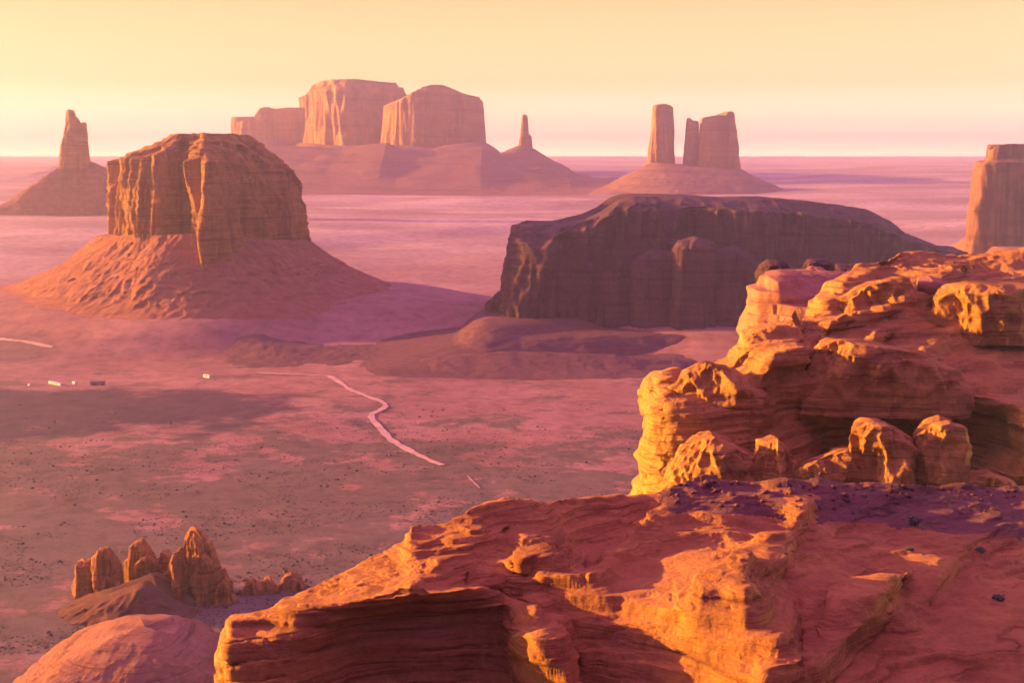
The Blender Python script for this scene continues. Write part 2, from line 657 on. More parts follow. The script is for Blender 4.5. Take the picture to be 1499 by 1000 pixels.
# --- the big sunlit butte on the left
DIA = [(-1, .6), (-.88, .2), (-.6, -.2), (-.34, -.66), (-.24, -.76), (-.17, -.76), (-.04, -.52), (.02, -.54), (.20, -.84), (.32, -1.06), (.40, -1.02), (.6, -.62), (.82, -.25), (1, .15), (.95, .5), (.5, 1.0), (-.3, 1.1), (-.8, .95)]
butte('butte', 'big flat topped butte on the left, its fluted left wall glowing orange', 'butte', 2580,
      [(137, 446, [(137, 366), (240, 376), (330, 380), (446, 382)], 1, .75),
       (143, 438, [(143, 300), (240, 300), (438, 305)], .97, 1),
       (149, 428, [(149, 243), (160, 231), (180, 228), (240, 231), (330, 237), (400, 242), (428, 256)], .93, 1),
       (180, 408, [(180, 222), (240, 217), (300, 218), (370, 220), (408, 235)], .78, .7),
       (228, 374, [(228, 206), (260, 203), (330, 203), (374, 208)], .52, .5),
       (232, 367, [(232, 202), (260, 198), (310, 196), (352, 196), (367, 199)], .48, .35)],
      [(-60, 640, 'g', 1.8, .4), (2, 576, [(2, 421), (200, 424), (300, 424), (460, 424), (576, 427)], 1.6, .8), (80, 500, [(80, 389), (260, 383), (340, 383), (500, 398)], 1.3, 1.0),
       (138, 444, [(138, 346), (240, 336), (340, 334), (444, 352)], .96, .7)],
      ckw=dict(foot=DIA, depth=1.2, n=900, rows=[30, 30, 14, 14, 8], flute=(30, 30, 11), wl=(120, 42, 14), zst=9, sm=.005, steps=16.0),
      tkw=dict(n=900, flute=(16, 8, 2.6), wl=(90, 24, 8), zst=9, depth=.50, sm=.04, foot=[(-1, .3), (-.75, -.35), (-.35, -.8), (.15, -.98), (.42, -.9), (.75, -.5), (1, .1), (.8, .8), (0, 1), (-.7, .85)], steps=9.0, rows=[8, 30, 36], ease=[1, 1, 1]))

# --- slender spire far left
butte('rock_spire', 'tall thin ragged spire at far left rising from a wide cone of rubble', 'rock spire', 5000,
      [(92, 135, [(92, 246), (135, 246)], 1, .8), (97, 134, [(97, 212), (103, 205), (104, 200), (134, 205)], .9, 1),
       (104, 133, [(104, 200), (105, 190), (133, 190)], .8, 1),
       (106, 132, [(106, 163), (109, 161), (112, 160), (114, 169), (118, 171), (121, 175), (123, 180), (125, 187), (127, 186), (128, 180), (131, 180), (132, 184)], .7, .6)],
      [(-180, 420, 'g', 1.0, .4), (-20, 280, [(-20, 314), (110, 322), (280, 300)], .62, .8), (48, 190, [(48, 274), (110, 280), (190, 260)], .34, .8), (93, 140, [(93, 240), (112, 243), (140, 236)], .1, .4)],
      mat=M_CLIFF, ckw=dict(n=320, rows=14, depth=.7, flute=(10, 9, 3), wl=(70, 28, 12), sm=.02),
      tkw=dict(n=420, depth=1.0, rows=[12, 20, 20], ease=[1.2, 1., 1.], sm=.05, gul=True, flute=(26, 14, 6), wl=(120, 50, 16), steps=14.0),
      extra=[('shoulder', 4985, [(92, 110, [(92, 246), (110, 246)], 1, .5), (95, 106, [(95, 216), (99, 207), (106, 203)], .8, .3)], dict(n=160, rows=16, depth=.9, flute=(6, 4, 2), wl=(40, 16, 8), sm=.03)),
             ('shoulder', 4990, [(122, 136, [(122, 240), (136, 240)], 1, .5), (126, 133, [(126, 182), (130, 178), (133, 181)], .8, .3)], dict(n=160, rows=16, depth=.9, flute=(6, 4, 2), wl=(40, 16, 8), sm=.03))])

# --- far mesas on the skyline
FARK = dict(n=520, rows=[24, 16, 8], flute=(70, 40, 16), wl=(240, 90, 34), zst=8, sm=.012)
FART = dict(n=520, flute=(40, 20, 8), wl=(300, 100, 34), zst=6, rows=[14, 26], ease=[1.0, 1.3], sm=.03)
butte('mesa', 'low hazy mesa with two small knobs at its left end, beside the tall lit mesa', 'mesa', 9300,
      [(344, 480, [(344, 215), (480, 215)], 1, .7), (346, 478, [(346, 190), (478, 190)], .98, 1),
       (347, 476, [(347, 173), (350, 171), (354, 172), (357, 179), (366, 177), (371, 174), (376, 173), (379, 182), (384, 168), (391, 159), (399, 157), (410, 160), (432, 158), (476, 158)], .95, .35)],
      [(300, 480, 'g', 2.4, .5), (322, 462, [(322, 226), (462, 230)], 1.7, .8), (346, 446, [(346, 203), (446, 206)], .95, .5)], mat=M_FAR, tmat=M_FTAL,
      ckw=dict(FARK, rows=[14, 14], depth=.5, flute=(30, 16, 6)), tkw=dict(FART, depth=.5))
butte('mesa', 'tall flat topped far mesa on the skyline with glowing orange left cliffs', 'mesa', 9100,
      [(430, 640, [(430, 222), (640, 222)], 1, .8), (434, 630, [(434, 180), (630, 180)], .96, 1),
       (437, 606, [(437, 152), (443, 141), (460, 136), (540, 138), (606, 142)], .9, .8),
       (447, 598, [(447, 138), (468, 123), (490, 121), (540, 121), (570, 124), (588, 124), (592, 132), (598, 138)], .75, .3)],
      [(330, 720, 'g', 2.0, .5), (385, 660, [(385, 240), (660, 246)], 1.6, .8), (430, 630, [(430, 208), (520, 214), (630, 212)], .97, .5)], mat=M_FAR, tmat=M_FTAL,
      ckw=dict(FARK, depth=1.3, foot=[(-1, .7), (-.85, 0), (-.5, -.7), (-.15, -1), (0, -1), (1, -.7), (1, .6), (.2, .9), (-.6, 1)], flute=(110, 55, 18)), tkw=dict(FART, depth=.8))
butte('mesa', 'hazy shadowed far mesa with a sloping top, overlapping the right side of the lit one', 'mesa', 8500,
      [(562, 710, [(562, 228), (710, 224)], 1, .8), (566, 708, [(566, 190), (708, 190)], .98, 1),
       (568, 706, [(568, 156), (590, 150), (604, 141), (616, 134), (640, 140), (706, 148)], .95, .7),
       (574, 704, [(574, 152), (592, 146), (606, 139), (624, 129), (636, 126), (652, 126), (664, 131), (680, 138), (703, 143), (704, 146)], .85, .25)],
      [(470, 770, 'g', 2.3, .5), (515, 748, [(515, 248), (748, 240)], 1.7, .8), (564, 710, [(564, 212), (640, 218), (710, 208)], .97, .5)], mat=M_FAR, tmat=M_FTAL,
      ckw=dict(FARK, depth=.8, flute=(40, 20, 7)), tkw=dict(FART, depth=.9))
butte('rock_spire', 'very thin pointed spire with a low shoulder, right of the far mesas', 'rock spire', 8000,
      [(757, 779, [(757, 226), (779, 226)], 1, .5), (760, 775, [(760, 205), (775, 205)], .8, .7), (762, 774, [(762, 194), (774, 194)], .7, .6), (764, 772, [(764, 169), (766, 167), (770, 168), (772, 170)], .6, .3)],
      [(640, 860, 'g', 2.2, .5), (690, 832, [(690, 242), (832, 247)], 1.5, .9), (738, 808, [(738, 222), (808, 234)], .7, .7), (758, 780, [(758, 213), (780, 217)], .3, .3)], mat=M_FAR, tmat=M_FTAL,
      ckw=dict(n=200, rows=12, depth=.9, flute=(8, 6, 3), wl=(80, 30, 14), sm=.03),
      tkw=dict(FART, depth=.9, rows=[12, 18, 14], ease=[1, 1, 1.2]),
      extra=[('shoulder', 7990, [(770, 780, [(770, 226), (780, 226)], 1, .4), (771, 778, [(771, 198), (775, 196), (778, 199)], .8, .2)], dict(n=120, rows=14, depth=.8, flute=(4, 3, 2), wl=(60, 25, 12), sm=.03))])

# --- three towers on one rubble hill
hv, hf = stack(7000, [(850, 1290, 'g', 1.6, .5), (885, 1180, [(885, 275), (1000, 284), (1180, 296)], 1.25, .9), (935, 1098, [(935, 248), (1010, 254), (1098, 258)], .6, .8), (950, 1080, [(950, 238), (990, 243), (1080, 247)], .35, .4)],
               n=460, rows=[14, 26, 12], depth=.8, flute=(26, 12, 5), wl=(220, 70, 24), zst=3, sm=.05, ease=[1.1, 1.1, 1])
struct('hill', hv, hf, M_FTAL)
TK = dict(n=300, rows=22, flute=(22, 12, 4), wl=(110, 40, 16), zst=8, sm=.02)
solo('rock_tower', *stack(7000, [(946, 987, [(946, 252), (987, 252)], 1, .5), (951, 984, [(951, 205), (984, 205)], .9, 1), (953, 982, [(953, 155), (956, 153), (970, 152), (979, 155), (982, 157)], .85, .3)], depth=.8, **TK),
     M_FAR, 'tallest of the three far towers, square topped and standing apart on the left', 'rock tower')
solo('rock_tower', *stack(7000, [(996, 1021, [(996, 252), (1021, 252)], 1, .5), (999, 1021, [(999, 215), (1021, 215)], .95, .8), (1002, 1020, [(1002, 178), (1004, 172), (1006, 179), (1011, 176), (1018, 177), (1020, 181)], .9, .25)], depth=.8, **dict(TK, flute=(14, 8, 3))),
     M_FAR, 'narrow middle tower of the three, with a spiky broken top', 'rock tower')
solo('rock_tower', *stack(7000, [(1019, 1081, [(1019, 256), (1081, 256)], 1, .5), (1021, 1075, [(1021, 215), (1075, 215)], .92, 1), (1023, 1069, [(1023, 180), (1025, 172), (1040, 169), (1057, 169), (1060, 165), (1066, 163), (1069, 166)], .85, .3)], depth=.8, **TK),
     M_FAR, 'widest of the three far towers, blocky with a small knob on its right corner', 'rock tower')

# --- butte cut by the right edge
butte('butte', 'sheer butte cut off by the right edge, with a sunlit orange left corner', 'butte', 3600,  # noqa
      [(1378, 1690, [(1378, 372), (1690, 372)], 1, .6), (1386, 1678, [(1386, 300), (1678, 300)], .97, 1), (1394, 1665, [(1394, 246), (1400, 238), (1500, 234), (1665, 234)], .93, .8),
       (1410, 1650, [(1410, 234), (1650, 230)], .8, .4), (1413, 1646, [(1413, 220), (1420, 213), (1434, 211), (1560, 212), (1646, 216)], .77, .4)],
      [(1310, 1800, 'g', 1.9, .5), (1352, 1752, [(1352, 395), (1752, 400)], 1.5, .9), (1404, 1680, [(1404, 352), (1680, 352)], .97, .5)],
      mat=rock_mat('brown_cliff_sandstone', (.28, .115, .065), (.40, .18, .085), (.10, .04, .035), 40, .5, .6, .9), ckw=dict(n=700, foot=[(-1, -.9), (-.96, -1.02), (-.88, -1.05), (.6, -.85), (1.2, -.5), (1.4, .8), (.9, 1), (-.3, 1), (-.42, .85)], sm=.006, rows=[24, 24, 6, 8], depth=.8, flute=(22, 12, 4), wl=(90, 34, 12), zst=9), tkw=dict(n=500, depth=.8, rows=[14, 26], ease=[1, 1.2]))

# --- the long dark mesa in the middle
MESF = [(-1, -.3), (-.985, -.95), (-.94, -1.1), (-.85, -1.1), (-.2, -.9), (.05, -.88), (.35, -.82), (.7, -.8), (1, -.4), (1, .5), (.6, 1), (-.5, 1), (-.95, .5)]
butte('mesa', 'long dark purple mesa in shadow across the middle, with rounded buttresses on its front', 'mesa', 2430,
      [(722, 1440, [(722, 470), (800, 490), (1440, 500)], 1, .6), (738, 1420, [(738, 430), (1420, 440)], .95, 1),
       (747, 1400, [(747, 352), (785, 352), (800, 346), (860, 326), (900, 309), (1000, 303), (1120, 306), (1240, 320), (1300, 348), (1400, 370)], .88, 1),
       (752, 1384, [(752, 330), (760, 325), (780, 325), (785, 337), (795, 334), (808, 327), (825, 325), (850, 318), (870, 312), (890, 300), (910, 293), (960, 295), (1100, 303), (1230, 318), (1300, 345), (1384, 363)], .74, .6),
       (757, 1374, [(757, 328), (762, 324), (780, 325), (785, 336), (792, 333), (806, 325), (826, 322), (855, 315), (876, 305), (895, 291), (915, 285), (1000, 286), (1060, 290), (1120, 289), (1185, 295), (1250, 303), (1290, 321), (1312, 338), (1345, 350), (1374, 361)], .5, .2)],
      [(540, 1560, 'g', 1.9, .4), (676, 1490, [(676, 466), (800, 486), (1490, 492)], 1.3, .7), (712, 1450, [(712, 446), (760, 460), (1450, 470)], 1.02, .8)],
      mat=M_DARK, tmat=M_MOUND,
      ckw=dict(foot=MESF, depth=.42, n=1200, rows=[18, 30, 16, 8], flute=(44, 22, 7), wl=(120, 40, 13), zst=6, sm=.006, steps=18.0),
      tkw=dict(n=700, depth=.46, rows=[14, 26], ease=[1.0, 1.3], foot=MESF, sm=.02),
      extra=[('buttress', D_, [(a - 8, b + 8, [(a - 8, 520), (b + 8, 520)], 1.05, .6), (a, b, [(a, 440), (b, 440)], .97, 1), (a + 3, b - 3, [(a, y0 + 16), ((a + b) / 2, y1 + 10), (b, y2 + 16)], .88, .9), (a + 8, b - 9, [(a, y0 + 4), ((a + b) / 2, y1), (b, y2 + 4)], .55, .4)],
               dict(n=300, rows=[20, 18, 8], depth=.9, flute=(12, 7, 2.5), wl=(50, 20, 8), zst=7, foot=[(-1, -.4), (-.8, -.95), (.2, -1), (.8, -.8), (1, -.2), (1, .7), (-.8, .8)], sm=.015, steps=12.0))
              for (D_, a, b, y0, y1, y2) in ((2262, 925, 992, 376, 364, 366), (2238, 982, 1052, 352, 346, 352), (2250, 1040, 1112, 364, 360, 374), (2275, 850, 882, 388, 378, 386), (2270, 874, 922, 396, 392, 408), (2300, 1120, 1180, 392, 386, 390), (2290, 740, 792, 400, 386, 396), (2400, 752, 788, 329, 323, 327), (2340, 716, 752, 432, 424, 412))])



# ------------------------------------------------------------------ low ridges of the valley floor
def ridge(name, pts, D, back, frontd, mat, struct_=True, label=None, cat=None, n=640, amp=4.0, nf=44, seed=0, wl=40.):
    """long low ridge: crest polyline (px,py) at distance D, gentle back, steeper front, both ending in the ground"""
    pts = np.array(pts, float)
    px = np.linspace(pts[0, 0], pts[-1, 0], n)
    py = np.interp(px, pts[:, 0], pts[:, 1])
    DDs = np.interp(px, pts[:, 0], pts[:, 2]) if pts.shape[1] > 2 else np.full(n, D)
    crest = unproj(px, py, DDs)
    rows = []
    T = np.concatenate([np.linspace(-1, 0, 12, endpoint=False), np.linspace(0, 1, nf)])
    for t in T:
        off = -t * frontd if t > 0 else -t * back
        x = crest[:, 0] * (1 + (off / DDs) * .2)
        y = crest[:, 1] + off
        g = zg(x, y) - 1.5
        e = 1 - sstep(0, 1, abs(t)) if t < 0 else (1 - t) ** 1.6
        h = np.maximum(crest[:, 2] - zg(crest[:, 0], crest[:, 1]), .5)
        rows.append(np.stack([x, y, g + h * e], 1))
    P = np.array(rows)
    fl = P.reshape(-1, 3) + seed
    d = (amp * fbm(fl / wl, 4) + amp * .4 * (ridged(fl / np.array([wl * .9, wl * .9, wl]) + 7., 3) - .6)).reshape(P.shape[:2])
    hh = np.abs(T)[:, None]
    hgt = crest[:, 2] - zg(crest[:, 0], crest[:, 1])
    P[..., 2] += d * (1 - hh ** 2) * np.clip(hgt / (amp * 1.5), 0, 1)[None, :] + np.where(hgt < .5, -4.0, 0.0)[None, :]
    V = P.reshape(-1, 3)
    Fc = grid_faces(len(T), n)
    if struct_:
        return struct(name, V, Fc, mat)
    return solo(name, V, Fc, mat, label, cat)


ridge('hill', [(410, 486), (424, 471), (433, 467), (450, 469), (480, 465), (508, 458), (522, 450), (545, 451), (600, 454), (650, 452), (700, 453), (760, 468), (800, 490)], 2420, 200, 420, M_MOUND, amp=6)
ridge('hill', [(250, 528), (322, 514), (345, 509), (380, 507), (420, 508), (480, 511), (560, 512), (640, 508), (720, 515), (860, 538), (960, 548)], 2130, 100, 190, M_MOUND, amp=3.5, seed=9)
ridge('hill', [(70, 512), (142, 495), (160, 493), (185, 494), (215, 500), (260, 507), (330, 521), (400, 530)], 2240, 70, 150, M_TALUS, amp=2.0, seed=19)
ridge('hill', [(560, 540), (640, 522), (740, 515), (830, 516), (900, 520), (990, 530), (1060, 540)], 2010, 120, 130, M_MOUND, amp=3, seed=29)
solo('rock_outcrop', *stack(2380, [(362, 402, [(362, 500), (402, 500)], 1, .5), (368, 398, [(368, 482), (380, 480), (398, 486)], .9, 1), (372, 392, [(372, 474), (380, 471), (392, 477)], .6, .5)], n=160, rows=12, depth=.8, flute=(5, 3, 1.2), wl=(24, 10, 5), sm=.03),
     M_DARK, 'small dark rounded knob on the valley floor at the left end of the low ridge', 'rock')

# far plateaus and benches under the skyline
ridge('plateau', [(-300, 231), (-200, 230), (120, 229), (400, 229.5), (800, 229), (900, 228.6), (1150, 229), (1230, 228.5), (1400, 229.5), (1700, 229), (1800, 232)], 30000, 3000, 2600, M_HILL, amp=15, seed=3, wl=900., n=700)
ridge('plateau', [(1000, 262), (1120, 267), (1180, 268), (1248, 267), (1262, 272), (1275, 277), (1400, 279), (1560, 280), (1800, 290)], 15000, 1500, 1400, M_HILL, amp=12, seed=5, wl=500.)
ridge('plateau', [(1150, 300), (1215, 298), (1250, 296), (1275, 299), (1292, 304), (1320, 309), (1380, 317), (1430, 321), (1560, 328), (1700, 345)], 6500, 700, 700, M_HILL, amp=10, seed=7, wl=200.)
ridge('plateau', [(-500, 247), (-100, 246), (0, 245), (50, 244), (78, 244), (90, 250), (140, 262), (190, 275)], 9000, 900, 900, M_HILL, amp=10, seed=9, wl=260.)
ridge('plateau', [(250, 262), (318, 236), (345, 217), (430, 213), (500, 216), (545, 210), (566, 207), (590, 217), (650, 217), (706, 214), (730, 226), (742, 234), (790, 240), (830, 247), (836, 252), (870, 259), (930, 261), (1000, 275)], 7700, 500, 1100, M_FTAL, amp=14, seed=13, wl=220.)


# ------------------------------------------------------------------ lofted rock masses of the foreground
def loft(stations, contours, px0, px1, ncol, nsub, smx, smy):
    """surface through contours; each contour = list of (py, D) or ('z', z, D) at the stations; contours run back to front"""
    st = np.array(stations, float)
    px = np.linspace(px0, px1, ncol)
    lines = []
    for c in contours:
        py = np.interp(px, st, [q[0] for q in c])
        D = np.interp(px, st, [q[1] for q in c])
        lines.append(unproj(px, py, D))
    P = []
    for k in range(len(lines) - 1):
        for j in range(nsub[k]):
            t = j / nsub[k]
            P.append(lines[k] * (1 - t) + lines[k + 1] * t)
    P.append(lines[-1])
    P = np.array(P)
    Q = blur1(P, smy, 0)
    Q = blur1(Q, smx, 1)
    return Q


def normals(P):
    du = np.gradient(P, axis=1)
    dv = np.gradient(P, axis=0)
    n = np.cross(dv, du)
    n /= np.linalg.norm(n, axis=-1, keepdims=True) + 1e-9
    return n


def rock_disp(P, lump, bed, crack, dip=(0, 0), seed=0., ter=()):
    """lump/bed/crack = (amplitude, wavelength) in metres"""
    n = normals(P)
    if n[..., 2].mean() < 0:
        n = -n
    f = P.reshape(-1, 3) + seed
    zz = f[:, 2] + dip[0] * f[:, 0] + dip[1] * f[:, 1] + bed[1] * 1.2 * fbm(f / (bed[1] * 9), 2)
    d = lump[0] * fbm(f / lump[1], 4, .45)
    # billowy slickrock: rounded lobes with sharp creases
    d = d + lump[0] * .4 * (np.abs(perlin(f / np.array([lump[1] * 1.3, lump[1] * 1.3, lump[1] * .5]) + 4.4)) * 2 - .5)
    b = perlin(np.stack([f[:, 0] / (bed[1] * 14), f[:, 1] / (bed[1] * 14), zz / bed[1]], 1)) + .5 * perlin(np.stack([f[:, 0] / (bed[1] * 8), f[:, 1] / (bed[1] * 8), zz / bed[1] * 2.3], 1))
    steep = 1 - np.abs(n.reshape(-1, 3)[:, 2]) * .6
    d = d + bed[0] * b * steep
    cr = 1 - np.abs(perlin(np.stack([f[:, 0] / crack[1], f[:, 1] / crack[1], zz / (crack[1] * .35)], 1))) * 9
    d = d - crack[0] * np.clip(cr, 0, 1) * sstep(-.05, .3, perlin(f / (crack[1] * 2.5))) * sstep(.5, .8, steep)
    d = d + .12 * lump[0] * fbm(f / (lump[1] * .12), 3)
    Q = P + n * d.reshape(P.shape[:2])[..., None]
    for (p, k, sd) in ter:
        f = Q.reshape(-1, 3)
        zz = f[:, 2] + dip[0] * f[:, 0] + dip[1] * f[:, 1] + p * 1.5 * fbm(f / (p * 11) + sd, 3) + seed
        q = zz / p
        fr = q - np.floor(q)
        hsh = .5 + .5 * np.sin(np.floor(q) * 12.9 + sd)
        dz = (sstep(.55, .92, fr) - fr + .25) * p * k * (.35 + .65 * hsh) * sstep(-.25, .2, perlin(f / (p * 16) + sd * 3))
        Q = Q + np.array([0, 0, 1.0]) * dz.reshape(P.shape[:2])[..., None]
    return Q


def riser(P, line, h, w_, fade):
    """raise the ground to the right of a line (photo pixels) by h metres over a w_ wide step, dying away over fade pixels"""
    X, Y, _ = proj(P.reshape(-1, 3))
    line = np.array(line, float)
    best = np.full(len(X), 1e9)
    sg = np.zeros(len(X))
    for a, b in zip(line[:-1], line[1:]):
        d = b - a
        t = np.clip(((X - a[0]) * d[0] + (Y - a[1]) * d[1]) / (d @ d), 0, 1)
        ex, ey = X - a[0] - t * d[0], Y - a[1] - t * d[1]
        dist = np.hypot(ex, ey)
        side = np.sign(ex * (-d[1]) + ey * d[0]) * (-1 if d[1] < 0 else 1)
        m = dist < best
        best[m], sg[m] = dist[m], -side[m]
    sd = best * -sg
    ends = sstep(line[:, 1].min() - 25, line[:, 1].min() + 15, Y) * (1 - sstep(line[:, 1].max() - 15, line[:, 1].max() + 25, Y))
    up = sstep(-w_, w_, sd) * (1 - sstep(w_, fade, sd))
    n = normals(blur1(blur1(P, 10, 0), 10, 1))
    if n[..., 2].mean() < 0:
        n = -n
    return P + n * (h * up * ends).reshape(P.shape[:2])[..., None]


# --- mid ledge (right, behind)
bs_ = [905, 926, 950, 965, 985, 1035, 1075, 1110, 1150, 1180, 1215, 1270, 1325, 1400, 1450, 1499, 1560]
B = [
    # back foot
    list(zip([900, 860, 840, 820, 800, 780, 760, 740, 730, 720, 690, 640, 600, 590, 580, 580, 580], [360, 360, 362, 365, 370, 375, 380, 385, 390, 395, 420, 450, 480, 490, 500, 500, 500])),
    # skyline
    list(zip([790, 714, 590, 560, 545, 524, 511, 481, 482, 486, 445, 402, 369, 366, 364, 361, 359], [334, 334, 332, 330, 328, 326, 330, 335, 340, 345, 360, 380, 400, 410, 415, 420, 420])),
    # upper surface
    list(zip([795, 718, 600, 571, 556, 538, 524, 500, 503, 500, 470, 440, 418, 404, 398, 395, 395], [330, 330, 326, 322, 319, 317, 319, 323, 327, 331, 343, 356, 366, 376, 380, 382, 382])),
    # edge of the upper slab
    list(zip([800, 720, 608, 580, 562, 546, 536, 516, 516, 512, 486, 466, 452, 440, 448, 455, 458], [328, 327, 320, 315, 313, 312, 313, 317, 321, 323, 332, 340, 347, 354, 354, 352, 352])),
    # foot of the upper slab wall (recess)
    list(zip([806, 722, 612, 584, 566, 550, 541, 522, 521, 516, 490, 474, 464, 464, 480, 494, 498], [327, 326, 319, 315, 313, 312, 313, 318, 322, 325, 333, 341, 348, 352, 350, 348, 347])),
    # second slab top
    list(zip([812, 724, 618, 590, 574, 556, 550, 530, 526, 518, 500, 490, 492, 505, 516, 524, 527], [325, 324, 316, 311, 309, 308, 309, 314, 318, 322, 327, 333, 336, 336, 334, 331, 330])),
    # second slab front edge
    list(zip([820, 726, 626, 598, 582, 570, 566, 560, 552, 545, 550, 557, 562, 560, 566, 574, 578], [323, 321, 311, 305, 304, 303, 304, 307, 309, 311, 312, 314, 315, 314, 311, 306, 303])),
    # lip of the overhang
    list(zip([830, 730, 636, 610, 598, 592, 590, 585, 575, 576, 584, 590, 592, 585, 590, 600, 606], [321, 319, 308, 302, 301, 301, 302, 305, 306, 307, 308, 309, 310, 310, 304, 296, 293])),
    # recess
    list(zip([840, 734, 646, 622, 606, 600, 598, 596, 606, 604, 604, 606, 606, 600, 600, 606, 612], [320, 318, 306, 300.5, 299.5, 299, 299.5, 302, 306, 309, 313, 319, 322, 322, 310, 295, 291])),
    # wall middle
    list(zip([860, 738, 680, 660, 650, 648, 648, 648, 650, 650, 654, 656, 656, 650, 648, 648, 650], [319, 317, 304, 299, 297, 296.5, 297, 299, 302, 306, 314, 318, 321, 323, 314, 293, 287])),
    # wall foot
    list(zip([880, 744, 724, 722, 722, 722, 722, 722, 722, 722, 722, 722, 722, 722, 722, 722, 722], [318, 316, 303, 297, 295, 294, 294, 296, 300, 304, 308, 313, 317, 320, 318, 296, 286])),
    # into the gorge
    list(zip([1200, 1200, 1200, 1200, 1200, 1200, 1200, 1200, 1200, 1200, 1200, 1200, 1200, 1200, 1200, 1200, 1200], [312, 306, 290, 280, 275, 272, 272, 272, 272, 272, 272, 272, 272, 272, 270, 265, 262])),
]
PB = loft(bs_, B, 908, 1560, 820, [16, 60, 40, 14, 30, 46, 34, 16, 50, 50, 14], 2.0, 1.6)
for (ln, hh, ww, fd) in (
        ([(1350, 358), (1300, 388), (1240, 438), (1205, 470)], 5.0, 14, 120), ([(1408, 408), (1380, 438), (1370, 470)], 4.5, 12, 110),
        ([(1222, 484), (1182, 503), (1170, 528), (1182, 552)], 5.0, 12, 130), ([(1170, 526), (1142, 540), (1114, 570)], 4.5, 10, 42),
        ([(1010, 530), (988, 556), (982, 592)], 2.5, 9, 90), ([(1398, 596), (1432, 628), (1500, 696)], 6.0, 12, 110),
        ([(1290, 505), (1262, 540), (1256, 580)], 3.0, 10, 70), ([(1400, 500), (1360, 545), (1350, 585)], 3.0, 10, 80), ([(1470, 440), (1448, 470), (1440, 490)], 3.0, 10, 60)):
    PB = riser(PB, ln, hh, ww, fd)
PB = rock_disp(PB, (3.6, 19.), (1.1, 2.1), (.9, 7.), dip=(-.10, .05), ter=((3.8, .95, 1.), (1.4, .85, 5.), (.6, .6, 9.)))
rootB = thing('rock_ledge', 'layered orange slickrock ledge at right with a sheer sunlit left end and knobs below', 'rock ledge', (70, 330, 240))
part('slab', PB.reshape(-1, 3), grid_faces(*PB.shape[:2]), M_MID, rootB)
KN = dict(n=320, flute=(4.2, 2.2, .8), wl=(11, 4.5, 1.8), zst=2.2, sm=.022, steps=1.8, rows=[18, 18, 14, 8])


KFOOT = [(-1, .5), (-.75, -.25), (-.25, -.95), (.1, -1.05), (.6, -.8), (1, -.1), (.7, .9), (-.5, 1)]


def knob(D, pts, ybot=735, depth=.75):
    pts = np.array(pts, float)
    xl, xr = pts[0, 0], pts[-1, 0]
    low = [(p, y + (ybot - y) * .55) for p, y in pts]
    mid = [(p, y + (ybot - y) * .16) for p, y in pts]
    cap = [(p, y + 3) for p, y in pts]
    lv = [(xl - 9, xr + 9, [(xl, ybot), (xr, ybot)], 1.05, .7), (xl - 3, xr + 3, low, .95, 1), (xl, xr, mid, .86, 1), (xl + 1, xr - 1, cap, .68, .7), (xl + 2, xr - 2, [tuple(q) for q in pts], .4, .3)]
    part('knob', *stack(D, lv, depth=depth, foot=KFOOT, **KN), M_MID, rootB)


knob(287, [(988, 690), (1000, 657), (1020, 641), (1045, 634), (1075, 645), (1105, 668), (1114, 692)])
knob(284, [(1112, 690), (1121, 646), (1140, 640), (1160, 655), (1186, 692)], depth=.9)
knob(279, [(1148, 700), (1190, 676), (1230, 663), (1252, 655), (1266, 690)], depth=.45)
knob(281, [(1250, 660), (1259, 628), (1276, 615), (1300, 617), (1325, 628), (1345, 641), (1354, 690)])
knob(280, [(1344, 652), (1352, 635), (1370, 618), (1390, 612), (1408, 618), (1416, 640), (1414, 668), (1428, 704)], depth=.85)
knob(277, [(1420, 712), (1440, 694), (1462, 690), (1500, 704)], ybot=740)

